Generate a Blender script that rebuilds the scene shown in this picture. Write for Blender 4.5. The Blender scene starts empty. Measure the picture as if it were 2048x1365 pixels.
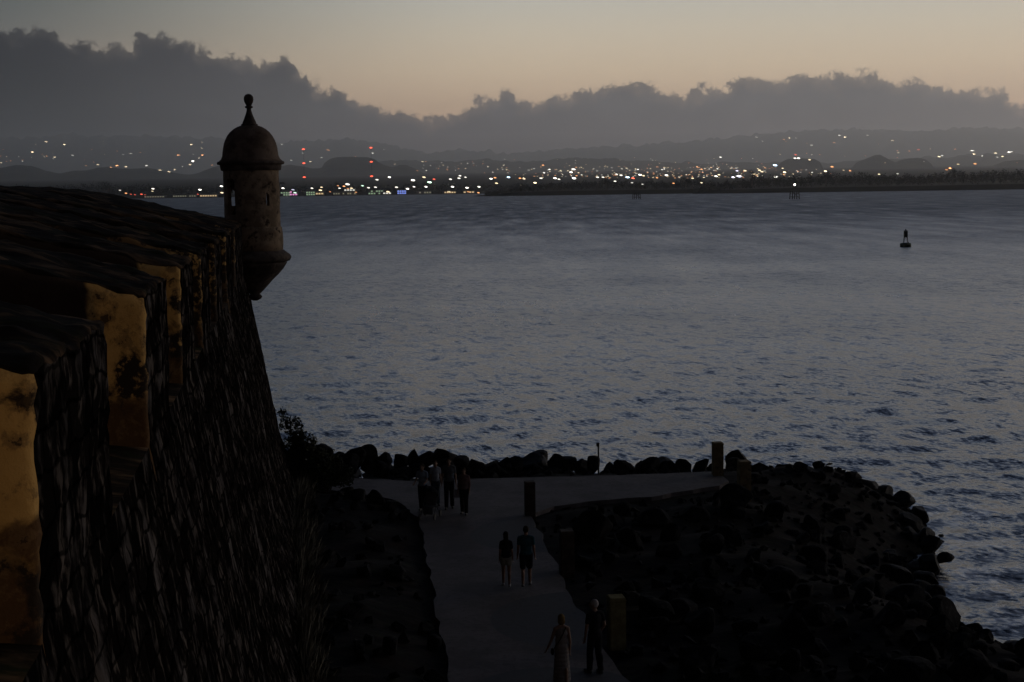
import bpy, bmesh, math, random
import numpy as np
from mathutils import Vector, Matrix, noise
from mathutils.bvhtree import BVHTree

random.seed(7)
rng = np.random.default_rng(7)
scene = bpy.context.scene
C = scene.collection
R = math.radians

# ------------------------------------------------------------------ camera
CAM = Vector((0, 0, 14.5))
F = 2844.0                       # focal length of the photo in its own pixels (50 mm on 36 mm)
PITCH, ROLL = R(6.19), R(-0.8)
MR = Matrix.Rotation(R(90) - PITCH, 3, 'X') @ Matrix.Rotation(ROLL, 3, 'Z')
cam_data = bpy.data.cameras.new('camera')
cam = bpy.data.objects.new('camera', cam_data)
C.objects.link(cam)
cam_data.lens = 50
cam_data.sensor_width = 36
cam_data.clip_start = 0.1
cam_data.clip_end = 90000
cam.matrix_world = Matrix.Translation(CAM) @ MR.to_4x4()
scene.camera = cam


def ray(px, py):
    return MR @ Vector(((px - 1024) / F, (682.5 - py) / F, -1))


def on_z(px, py, z):
    d = ray(px, py)
    return CAM + d * ((z - CAM.z) / d.z)


def on_y(px, py, y):
    d = ray(px, py)
    return CAM + d * (y / d.y)


PATH_Z = 3.0
HAZE_D = 0.000042                  # density of the air, per metre
WA = R(8.8)                       # the rampart runs this far left of the view axis

# ------------------------------------------------------------------ helpers


def tag(o, label=None, cat=None, group=None, kind=None):
    if label:
        o['label'] = label
    if cat:
        o['category'] = cat
    if group:
        o['group'] = group
    if kind:
        o['kind'] = kind
    return o


def mesh_obj(name, verts, faces, mats=None, parent=None, smooth=True, fmat=None):
    me = bpy.data.meshes.new(name)
    me.from_pydata([tuple(v) for v in verts], [], faces)
    if smooth:
        me.polygons.foreach_set('use_smooth', [True] * len(me.polygons))
    if mats:
        for m in (mats if isinstance(mats, (list, tuple)) else [mats]):
            me.materials.append(m)
    if fmat is not None:
        me.polygons.foreach_set('material_index', fmat)
    me.update()
    o = bpy.data.objects.new(name, me)
    C.objects.link(o)
    if parent:
        o.parent = parent
    return o


def bm_obj(name, bm, mats, parent=None, smooth=False):
    bmesh.ops.recalc_face_normals(bm, faces=bm.faces)
    me = bpy.data.meshes.new(name)
    bm.to_mesh(me)
    bm.free()
    for m in (mats if isinstance(mats, (list, tuple)) else [mats]):
        me.materials.append(m)
    if smooth:
        me.polygons.foreach_set('use_smooth', [True] * len(me.polygons))
    o = bpy.data.objects.new(name, me)
    C.objects.link(o)
    if parent:
        o.parent = parent
    return o


def empty(name, loc, rz=0):
    o = bpy.data.objects.new(name, None)
    o.empty_display_size = 0.2
    o.location = loc
    o.rotation_euler = (0, 0, rz)
    C.objects.link(o)
    return o


def add_box(bm, cx, cy, cz, sx, sy, sz, rz=0.0, mi=0):
    m = Matrix.Translation((cx, cy, cz)) @ Matrix.Rotation(rz, 4, 'Z') @ Matrix.Diagonal((sx, sy, sz, 1))
    r = bmesh.ops.create_cube(bm, size=1, matrix=m)
    for v in r['verts']:
        for f in v.link_faces:
            f.material_index = mi
    return r


def add_tube(bm, p0, p1, r0, r1=None, seg=10, mi=0):
    p0, p1 = Vector(p0), Vector(p1)
    r1 = r0 if r1 is None else r1
    d = p1 - p0
    L = max(d.length, 1e-5)
    q = d.to_track_quat('Z', 'Y').to_matrix().to_4x4()
    m = Matrix.Translation((p0 + p1) / 2) @ q
    r = bmesh.ops.create_cone(bm, cap_ends=True, segments=seg, radius1=r0, radius2=r1, depth=L, matrix=m)
    for v in r['verts']:
        for f in v.link_faces:
            f.material_index = mi
    return r


def add_ball(bm, c, rad, seg=12, rot=None):
    rx, ry, rz = rad if isinstance(rad, (tuple, list)) else (rad,) * 3
    m = Matrix.Translation(c)
    if rot is not None:
        m = m @ rot.to_4x4()
    m = m @ Matrix.Diagonal((rx, ry, rz, 1))
    return bmesh.ops.create_uvsphere(bm, u_segments=seg, v_segments=max(6, seg * 2 // 3), radius=1, matrix=m)


def add_capsule(bm, p0, p1, r0, r1=None, seg=12):
    r1 = r0 if r1 is None else r1
    add_tube(bm, p0, p1, r0, r1, seg)
    add_ball(bm, p0, r0, seg)
    add_ball(bm, p1, r1, seg)


def lathe(profile, seg=48, cx=0.0, cy=0.0):
    """profile: list of (r, z) from the bottom to the top; closed with caps"""
    verts, faces = [], []
    n = len(profile)
    for r, z in profile:
        for k in range(seg):
            a = 2 * math.pi * k / seg
            verts.append((cx + r * math.cos(a), cy + r * math.sin(a), z))
    for i in range(n - 1):
        for k in range(seg):
            k2 = (k + 1) % seg
            faces.append((i * seg + k, i * seg + k2, (i + 1) * seg + k2, (i + 1) * seg + k))
    faces.append(tuple(range(seg - 1, -1, -1)))
    faces.append(tuple((n - 1) * seg + k for k in range(seg)))
    return verts, faces


def remesh(name, bm, voxel, mat, parent=None, smooth_it=3):
    """one continuous skin over the shapes in bm"""
    o = bm_obj(name, bm, mat)
    md = o.modifiers.new('r', 'REMESH')
    md.mode = 'VOXEL'
    md.voxel_size = voxel
    sm = o.modifiers.new('s', 'SMOOTH')
    sm.factor = 0.5
    sm.iterations = smooth_it
    dg = bpy.context.evaluated_depsgraph_get()
    me = bpy.data.meshes.new_from_object(o.evaluated_get(dg))
    o.modifiers.clear()
    old = o.data
    o.data = me
    bpy.data.meshes.remove(old)
    me.name = name
    if not me.materials:
        me.materials.append(mat)
    me.polygons.foreach_set('use_smooth', [True] * len(me.polygons))
    if parent:
        o.parent = parent
    return o


def fbm(p, oct=4):
    return noise.fractal(p, 1.0, 2.0, oct)

# ------------------------------------------------------------------ materials


def srgb(r, g, b):
    def f(c):
        c /= 255
        return c / 12.92 if c <= 0.04045 else ((c + 0.055) / 1.055) ** 2.4
    return (f(r), f(g), f(b), 1)


class NT:
    def __init__(self, tree):
        self.t = tree

    def n(self, typ, **kw):
        nd = self.t.nodes.new(typ)
        for k, v in kw.items():
            if k.startswith('in_'):
                key = k[3:]
                key = int(key) if key.isdigit() else key.replace('_', ' ')
                nd.inputs[key].default_value = v
            else:
                setattr(nd, k, v)
        return nd

    def l(self, a, b):
        self.t.links.new(a, b)

    def math(self, op, a, b=None, c=None, clamp=False):
        nd = self.t.nodes.new('ShaderNodeMath')
        nd.operation = op
        nd.use_clamp = clamp
        for i, x in enumerate((a, b, c)):
            if x is None:
                continue
            if isinstance(x, (int, float)):
                nd.inputs[i].default_value = x
            else:
                self.t.links.new(x, nd.inputs[i])
        return nd.outputs[0]

    def mix(self, fac, a, b, blend='MIX'):
        nd = self.t.nodes.new('ShaderNodeMix')
        nd.data_type = 'RGBA'
        nd.blend_type = blend
        for sock, x in ((nd.inputs[0], fac), (nd.inputs[6], a), (nd.inputs[7], b)):
            if isinstance(x, (int, float, tuple)):
                sock.default_value = x
            else:
                self.t.links.new(x, sock)
        return nd.outputs[2]

    def step(self, x, lo, hi):
        nd = self.t.nodes.new('ShaderNodeMapRange')
        nd.interpolation_type = 'SMOOTHSTEP'
        self.t.links.new(x, nd.inputs[0])
        nd.inputs[1].default_value = lo
        nd.inputs[2].default_value = hi
        return nd.outputs[0]


def new_mat(name):
    m = bpy.data.materials.new(name)
    m.use_nodes = True
    nt = NT(m.node_tree)
    b = m.node_tree.nodes['Principled BSDF']
    return m, nt, b


def noisy(name, c1, c2, scale=3.0, stretch=(1, 1, 1), rough=0.85, bump=0.3, lo=0.4, hi=0.62, c3=None, s3=9.0, spec=0.3, coord='Object', detail=6, bdist=0.03):
    m, nt, b = new_mat(name)
    tc = nt.n('ShaderNodeTexCoord')
    mp = nt.n('ShaderNodeMapping')
    mp.inputs['Scale'].default_value = stretch
    nt.l(tc.outputs[coord], mp.inputs[0])
    n1 = nt.n('ShaderNodeTexNoise', in_Scale=scale, in_Detail=detail, in_Roughness=0.62)
    nt.l(mp.outputs[0], n1.inputs['Vector'])
    col = nt.mix(nt.step(n1.outputs[0], lo, hi), (*c1, 1), (*c2, 1))
    if c3:
        n2 = nt.n('ShaderNodeTexNoise', in_Scale=s3, in_Detail=5.0, in_Roughness=0.6)
        nt.l(mp.outputs[0], n2.inputs['Vector'])
        col = nt.mix(nt.step(n2.outputs[0], 0.52, 0.68), col, (*c3, 1))
    nt.l(col, b.inputs['Base Color'])
    b.inputs['Roughness'].default_value = rough
    b.inputs['Specular IOR Level'].default_value = spec
    if bump:
        bp = nt.n('ShaderNodeBump', in_Strength=bump, in_Distance=bdist)
        nt.l(n1.outputs[0], bp.inputs['Height'])
        nt.l(bp.outputs[0], b.inputs['Normal'])
    return m


def plain(name, col, rough=0.7, metal=0.0, spec=0.3):
    return noisy(name, tuple(c * 0.8 for c in col), col, scale=14, bump=0.1, rough=rough, spec=spec, bdist=0.004)


def glow(name, col, strength):
    m, nt, b = new_mat(name)
    b.inputs['Base Color'].default_value = (*col, 1)
    b.inputs['Emission Color'].default_value = (*col, 1)
    b.inputs['Emission Strength'].default_value = strength
    m.cycles.emission_sampling = 'NONE'
    return m


M = {}
M['sea_stone'] = noisy('sea_stone', (0.0035, 0.003, 0.0029), (0.10, 0.09, 0.085), scale=1.5, stretch=(1.0, 1.0, 0.6), bump=0.9, lo=0.53, hi=0.76,
                       c3=(0.055, 0.047, 0.041), s3=4.2, bdist=0.05, detail=9, rough=1.0, spec=0.0)


def coursed(m):
    """stone courses: each block a little lighter or darker, joints sunk and dark"""
    nt = NT(m.node_tree)
    b = m.node_tree.nodes['Principled BSDF']
    src = b.inputs['Base Color'].links[0].from_socket
    tc = nt.n('ShaderNodeTexCoord')
    sep = nt.n('ShaderNodeSeparateXYZ')
    nt.l(tc.outputs['Object'], sep.inputs[0])
    wob = nt.n('ShaderNodeTexNoise', in_Scale=1.6, in_Detail=3.0)
    nt.l(tc.outputs['Object'], wob.inputs['Vector'])
    w = nt.math('MULTIPLY', nt.math('SUBTRACT', wob.outputs[0], 0.5), 0.35)
    u = nt.math('ADD', nt.math('MULTIPLY', sep.outputs[0], -math.sin(WA)), nt.math('MULTIPLY', sep.outputs[1], math.cos(WA)))
    cb = nt.n('ShaderNodeCombineXYZ')
    nt.l(nt.math('ADD', u, w), cb.inputs[0])
    nt.l(nt.math('ADD', sep.outputs[2], w), cb.inputs[1])
    br = nt.n('ShaderNodeTexBrick')
    br.inputs['Color1'].default_value = (0.55, 0.55, 0.55, 1)
    br.inputs['Color2'].default_value = (1.7, 1.65, 1.6, 1)
    br.inputs['Mortar'].default_value = (0.10, 0.10, 0.10, 1)
    br.inputs['Scale'].default_value = 1.0
    br.inputs['Mortar Size'].default_value = 0.028
    br.inputs['Mortar Smooth'].default_value = 0.6
    br.inputs['Brick Width'].default_value = 0.62
    br.inputs['Row Height'].default_value = 0.34
    nt.l(cb.outputs[0], br.inputs['Vector'])
    nt.l(nt.mix(0.85, src, br.outputs['Color'], 'MULTIPLY'), b.inputs['Base Color'])


coursed(M['sea_stone'])
M['moss_top'] = noisy('moss_top', (0.006, 0.004, 0.0025), (0.085, 0.052, 0.028), scale=1.4, stretch=(0.7, 1.7, 1), bump=0.8, lo=0.45, hi=0.7, c3=(0.009, 0.010, 0.004), s3=1.5, bdist=0.05, spec=0.02, rough=1.0)


def plaster_mat():
    m, nt, b = new_mat('ochre_plaster')
    tc = nt.n('ShaderNodeTexCoord')
    n1 = nt.n('ShaderNodeTexNoise', in_Scale=1.35, in_Detail=7.0, in_Roughness=0.6, in_Distortion=0.4)
    nt.l(tc.outputs['Object'], n1.inputs['Vector'])
    n2 = nt.n('ShaderNodeTexNoise', in_Scale=7.0, in_Detail=6.0, in_Roughness=0.65)
    nt.l(tc.outputs['Object'], n2.inputs['Vector'])
    sep = nt.n('ShaderNodeSeparateXYZ')
    nt.l(tc.outputs['Object'], sep.inputs[0])
    col = nt.mix(n2.outputs[0], (0.33, 0.195, 0.06, 1), (0.52, 0.32, 0.105, 1))
    # lower metre: bare brown stone where the plaster has come away
    zz = nt.math('ADD', sep.outputs[2], nt.math('MULTIPLY', nt.math('SUBTRACT', n1.outputs[0], 0.5), 2.2))
    col = nt.mix(nt.step(zz, 12.1, 12.4), (0.075, 0.040, 0.016, 1), col)
    uu = nt.math('ADD', nt.math('MULTIPLY', sep.outputs[0], -math.sin(WA)), nt.math('MULTIPLY', sep.outputs[1], math.cos(WA)))
    # further along, less and less of the plaster is left
    blot = nt.step(nt.math('ADD', n1.outputs[0], nt.math('MULTIPLY', nt.step(uu, 15.0, 33.0), 0.19)), 0.535, 0.60)
    n5 = nt.n('ShaderNodeTexNoise', in_Scale=3.4, in_Detail=8.0, in_Roughness=0.7)
    nt.l(tc.outputs['Object'], n5.inputs['Vector'])
    col = nt.mix(nt.math('MULTIPLY', nt.step(n5.outputs[0], 0.50, 0.58), 0.62), col, (0.14, 0.085, 0.038, 1))
    col = nt.mix(nt.math('MULTIPLY', nt.step(n5.outputs[0], 0.60, 0.63), 0.85), col, (0.03, 0.02, 0.012, 1))
    blot2 = nt.math('MULTIPLY', blot, nt.step(n2.outputs[0], 0.38, 0.5))
    col = nt.mix(blot2, col, (0.022, 0.015, 0.010, 1))
    # further into each cheek, shadow is put into the colour, brown with ochre patches
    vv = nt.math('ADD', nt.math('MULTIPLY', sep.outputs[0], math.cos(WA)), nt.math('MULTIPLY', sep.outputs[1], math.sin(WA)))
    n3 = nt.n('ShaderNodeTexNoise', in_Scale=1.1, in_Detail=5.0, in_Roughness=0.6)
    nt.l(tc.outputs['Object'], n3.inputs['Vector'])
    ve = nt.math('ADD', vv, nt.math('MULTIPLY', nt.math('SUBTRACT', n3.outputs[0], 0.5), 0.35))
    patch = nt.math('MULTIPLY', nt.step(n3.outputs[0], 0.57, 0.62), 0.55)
    cheek_shade = nt.mix(patch, (0.030, 0.018, 0.011, 1), (0.30, 0.17, 0.06, 1))
    col = nt.mix(nt.step(ve, -2.36, -2.28), cheek_shade, col)
    nt.l(col, b.inputs['Base Color'])
    b.inputs['Roughness'].default_value = 0.92
    b.inputs['Specular IOR Level'].default_value = 0.12
    bp = nt.n('ShaderNodeBump', in_Strength=0.6, in_Distance=0.04)
    nt.l(n2.outputs[0], bp.inputs['Height'])
    nt.l(bp.outputs[0], b.inputs['Normal'])
    return m


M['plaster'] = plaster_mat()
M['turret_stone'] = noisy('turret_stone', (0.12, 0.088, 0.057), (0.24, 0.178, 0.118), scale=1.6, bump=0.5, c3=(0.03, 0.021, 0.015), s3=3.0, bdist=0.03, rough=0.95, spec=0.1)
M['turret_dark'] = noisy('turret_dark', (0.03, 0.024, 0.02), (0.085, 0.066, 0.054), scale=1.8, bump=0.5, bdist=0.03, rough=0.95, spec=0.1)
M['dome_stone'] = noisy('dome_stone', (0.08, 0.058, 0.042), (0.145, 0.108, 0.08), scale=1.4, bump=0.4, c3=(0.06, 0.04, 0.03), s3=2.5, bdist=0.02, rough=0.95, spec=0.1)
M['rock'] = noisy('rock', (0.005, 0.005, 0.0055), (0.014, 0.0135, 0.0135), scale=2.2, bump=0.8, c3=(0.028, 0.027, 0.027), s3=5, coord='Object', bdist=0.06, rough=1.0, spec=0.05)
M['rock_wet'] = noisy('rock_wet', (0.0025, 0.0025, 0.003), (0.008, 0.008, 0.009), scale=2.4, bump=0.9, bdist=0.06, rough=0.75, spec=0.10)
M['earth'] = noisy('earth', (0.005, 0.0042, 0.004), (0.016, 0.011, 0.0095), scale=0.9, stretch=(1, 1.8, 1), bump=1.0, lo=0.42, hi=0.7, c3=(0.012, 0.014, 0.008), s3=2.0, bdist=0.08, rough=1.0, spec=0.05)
M['leaf'] = noisy('leaf', (0.006, 0.009, 0.003), (0.025, 0.030, 0.010), scale=1.5, bump=0, rough=0.7, spec=0.1)
M['bark'] = noisy('bark', (0.03, 0.02, 0.015), (0.07, 0.05, 0.035), scale=6, bump=0.5, rough=0.95)
M['weed'] = noisy('weed', (0.03, 0.028, 0.022), (0.13, 0.12, 0.095), scale=1.5, bump=0, rough=1.0, spec=0.1)
M['far_leaf'] = noisy('far_leaf', (0.002, 0.0025, 0.002), (0.006, 0.007, 0.005), scale=0.05, bump=0, rough=1.0, spec=0.02)
M['far_land'] = noisy('far_land', (0.002, 0.0025, 0.002), (0.005, 0.005, 0.004), scale=0.01, bump=0, rough=1.0, spec=0.0)
M['hill'] = noisy('hill', (0.010, 0.012, 0.008), (0.03, 0.033, 0.02), scale=0.008, bump=0, rough=1.0, spec=0.0)
M['metal_dark'] = plain('metal_dark', (0.03, 0.03, 0.03), 0.6)
M['buoy_green'] = plain('buoy_green', (0.010, 0.030, 0.014), 0.6)
M['timber'] = plain('timber', (0.03, 0.025, 0.02), 0.9)
M['post_yellow'] = noisy('post_yellow', (0.13, 0.09, 0.042), (0.20, 0.145, 0.072), scale=4, bump=0.4, c3=(0.07, 0.05, 0.028), s3=6, bdist=0.02, rough=0.9, spec=0.1)
M['post_olive'] = noisy('post_olive', (0.12, 0.10, 0.045), (0.18, 0.155, 0.072), scale=4, bump=0.4, bdist=0.02, rough=0.95, spec=0.05)
M['post_dull'] = noisy('post_dull', (0.03, 0.023, 0.019), (0.06, 0.045, 0.036), scale=4, bump=0.4, bdist=0.02, rough=0.9, spec=0.1)
M['bldg'] = plain('bldg', (0.10, 0.10, 0.09), 0.9)
M['bldg_roof'] = plain('bldg_roof', (0.03, 0.03, 0.03), 0.9)


def path_mat():
    m, nt, b = new_mat('concrete_path')
    tc = nt.n('ShaderNodeTexCoord')
    n1 = nt.n('ShaderNodeTexNoise', in_Scale=0.8, in_Detail=8.0, in_Roughness=0.65)
    nt.l(tc.outputs['Object'], n1.inputs['Vector'])
    n2 = nt.n('ShaderNodeTexNoise', in_Scale=6.0, in_Detail=6.0, in_Roughness=0.65)
    nt.l(tc.outputs['Object'], n2.inputs['Vector'])
    col = nt.mix(nt.step(n1.outputs[0], 0.35, 0.65), (0.058, 0.048, 0.047, 1), (0.105, 0.088, 0.087, 1))
    # big darker discs laid into the paving
    for cx, cy, rad in ((0.9, 46.4, 2.4), (1.9, 37.0, 2.6), (0.9, 31.0, 2.2), (8.8, 57.5, 2.5), (-4.0, 58.5, 2.6)):
        vd = nt.n('ShaderNodeVectorMath', operation='DISTANCE')
        nt.l(tc.outputs['Object'], vd.inputs[0])
        vd.inputs[1].default_value = (cx, cy, PATH_Z)
        col = nt.mix(nt.math('SUBTRACT', 1.0, nt.step(vd.outputs['Value'], rad - 0.06, rad + 0.02)), col, (0.052, 0.051, 0.055, 1))
    col = nt.mix(nt.math('MULTIPLY', nt.step(n2.outputs[0], 0.48, 0.66), 0.6), col, (0.034, 0.029, 0.027, 1))
    nt.l(col, b.inputs['Base Color'])
    b.inputs['Roughness'].default_value = 0.85
    b.inputs['Specular IOR Level'].default_value = 0.2
    bp = nt.n('ShaderNodeBump', in_Strength=0.4, in_Distance=0.02)
    nt.l(n2.outputs[0], bp.inputs['Height'])
    nt.l(bp.outputs[0], b.inputs['Normal'])
    return m


M['path'] = path_mat()


def water_mat():
    m, nt, b = new_mat('sea_water')
    tc = nt.n('ShaderNodeTexCoord')
    P = tc.outputs['Object']

    def slopes(scale, stretch, detail, rough=0.55, rot=0.0):
        mr = nt.n('ShaderNodeMapping')
        mr.inputs['Rotation'].default_value = (0, 0, rot)
        nt.l(P, mr.inputs[0])
        mp = nt.n('ShaderNodeMapping')
        mp.inputs['Scale'].default_value = stretch
        nt.l(mr.outputs[0], mp.inputs[0])
        nn = nt.n('ShaderNodeTexNoise', in_Scale=scale, in_Detail=detail, in_Roughness=rough, in_Distortion=0.3)
        nt.l(mp.outputs[0], nn.inputs['Vector'])
        vm = nt.n('ShaderNodeVectorMath', operation='SUBTRACT')
        nt.l(nn.outputs['Color'], vm.inputs[0])
        vm.inputs[1].default_value = (0.5, 0.5, 0.5)
        return vm.outputs[0]

    def vscale(v, s):
        vm = nt.n('ShaderNodeVectorMath', operation='SCALE')
        nt.l(v, vm.inputs[0])
        if isinstance(s, (int, float)):
            vm.inputs['Scale'].default_value = s
        else:
            nt.l(s, vm.inputs['Scale'])
        return vm.outputs[0]

    def vadd(a, c):
        vm = nt.n('ShaderNodeVectorMath', operation='ADD')
        nt.l(a, vm.inputs[0])
        nt.l(c, vm.inputs[1])
        return vm.outputs[0]

    # gusts: slow patches that ruffle the surface more or less
    gp = nt.n('ShaderNodeMapping')
    gp.inputs['Scale'].default_value = (0.6, 1.3, 1)
    gp.inputs['Rotation'].default_value = (0, 0, 0.25)
    nt.l(P, gp.inputs[0])
    g = nt.n('ShaderNodeTexNoise', in_Scale=0.014, in_Detail=3.0, in_Roughness=0.55)
    nt.l(gp.outputs[0], g.inputs['Vector'])
    gust = nt.n('ShaderNodeMapRange', in_1=0.3, in_2=0.7, in_3=0.6, in_4=1.4)
    nt.l(g.outputs[0], gust.inputs[0])
    # open water is rougher than the lee of the breakwater
    spx = nt.n('ShaderNodeSeparateXYZ')
    nt.l(P, spx.inputs[0])
    fetch = nt.n('ShaderNodeMapRange', in_1=110.0, in_2=760.0, in_3=0.0, in_4=1.0)
    nt.l(nt.math('ADD', spx.outputs[1], nt.math('MULTIPLY', nt.math('SUBTRACT', g.outputs[0], 0.5), 300.0)), fetch.inputs[0])
    lm = nt.n('ShaderNodeMapping')
    lm.inputs['Scale'].default_value = (0.085, 0.014, 1)
    lm.inputs['Rotation'].default_value = (0, 0, 0.06)
    nt.l(P, lm.inputs[0])
    ln = nt.n('ShaderNodeTexNoise', in_Scale=1.0, in_Detail=6.0, in_Roughness=0.7)
    nt.l(lm.outputs[0], ln.inputs['Vector'])
    lanes = nt.math('MULTIPLY', nt.math('SUBTRACT', ln.outputs[0], 0.5), nt.math('MULTIPLY', fetch.outputs[0], 0.85))
    chop = slopes(0.72, (0.60, 1.25, 1), 4.0, 0.84, R(66))
    rip = slopes(3.9, (0.8, 1.25, 1), 2.0, 0.5, R(40))
    swell = slopes(0.10, (0.6, 1.3, 1), 2.0, 0.5, R(75))
    s = vadd(vadd(vscale(chop, WATER['chop']), vscale(rip, WATER['rip'])), vscale(swell, WATER['swell']))
    s = vscale(s, nt.math('MULTIPLY', gust.outputs[0], nt.math('SUBTRACT', 1.0, nt.math('MULTIPLY', fetch.outputs[0], 0.35))))
    sp = nt.n('ShaderNodeSeparateXYZ')
    nt.l(s, sp.inputs[0])
    cb = nt.n('ShaderNodeCombineXYZ')
    nt.l(sp.outputs[0], cb.inputs[0])
    nt.l(sp.outputs[1], cb.inputs[1])
    cb.inputs[2].default_value = 0.0
    ge = nt.n('ShaderNodeNewGeometry')
    nn = nt.n('ShaderNodeVectorMath', operation='NORMALIZE')
    nt.l(vadd(ge.outputs['Normal'], cb.outputs[0]), nn.inputs[0])
    nt.l(nn.outputs[0], b.inputs['Normal'])
    # broken surf where the sea meets the rocks on the right
    mask = None
    for cx, cy, rad in ((19.6, 61.0, 3.4), (18.6, 56.0, 3.6), (17.3, 50.5, 3.6), (17.2, 46.0, 3.4), (18.2, 42.0, 3.4)):
        vd = nt.n('ShaderNodeVectorMath', operation='DISTANCE')
        nt.l(P, vd.inputs[0])
        vd.inputs[1].default_value = (cx, cy, 0)
        m1 = nt.math('SUBTRACT', 1.0, nt.step(vd.outputs['Value'], rad * 0.35, rad))
        mask = m1 if mask is None else nt.math('MAXIMUM', mask, m1)
    fm = nt.n('ShaderNodeMapping')
    fm.inputs['Scale'].default_value = (0.7, 1.5, 1)
    nt.l(P, fm.inputs[0])
    fn = nt.n('ShaderNodeTexNoise', in_Scale=0.8, in_Detail=7.0, in_Roughness=0.66, in_Distortion=1.2)
    nt.l(fm.outputs[0], fn.inputs['Vector'])
    foam = nt.math('MULTIPLY', nt.step(nt.math('ADD', fn.outputs[0], nt.math('MULTIPLY', mask, 0.10)), 0.55, 0.68), mask)
    nt.l(nt.mix(foam, WATER['base'], (0.55, 0.57, 0.60, 1)), b.inputs['Base Color'])
    nt.l(nt.math('ADD', nt.math('ADD', WATER['rough'], lanes), nt.math('MULTIPLY', fetch.outputs[0], 0.29), clamp=True), b.inputs['Roughness'])
    b.inputs['IOR'].default_value = 1.333
    return m


WATER = dict(chop=0.98, rip=0.55, swell=0.04, base=(0.005, 0.013, 0.032, 1), rough=0.25)
M['water'] = water_mat()

# ------------------------------------------------------------------ sky (world)
CLOUD = [(-900, 70), (-500, 60), (-250, 75), (-120, 62), (-60, 70),
         (0, 66), (22, 80), (36, 62), (60, 54), (100, 57), (132, 68), (142, 84), (170, 90), (208, 104), (225, 92), (245, 90), (268, 104), (274, 78),
         (300, 68), (330, 78), (345, 84), (372, 77), (392, 96), (430, 110), (470, 113), (500, 120), (512, 132), (526, 115), (555, 112), (578, 122),
         (588, 142), (612, 150), (618, 170), (640, 176), (680, 180), (690, 198), (712, 206), (735, 216), (780, 220), (815, 218), (850, 240), (890, 240), (920, 225),
         (946, 206), (985, 198), (1012, 182), (1026, 184), (1032, 200), (1080, 205), (1140, 193), (1165, 184), (1180, 188), (1212, 178), (1250, 164), (1285, 168), (1330, 182), (1350, 190), (1395, 186),
         (1412, 170), (1440, 176), (1450, 188), (1462, 164), (1500, 152), (1540, 154), (1570, 160), (1600, 155), (1650, 157), (1705, 151), (1760, 160), (1820, 168), (1880, 180),
         (1940, 184), (1985, 190), (2005, 182), (2022, 205), (2048, 216), (2150, 225), (2300, 190), (2600, 200), (3000, 210)]


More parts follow.
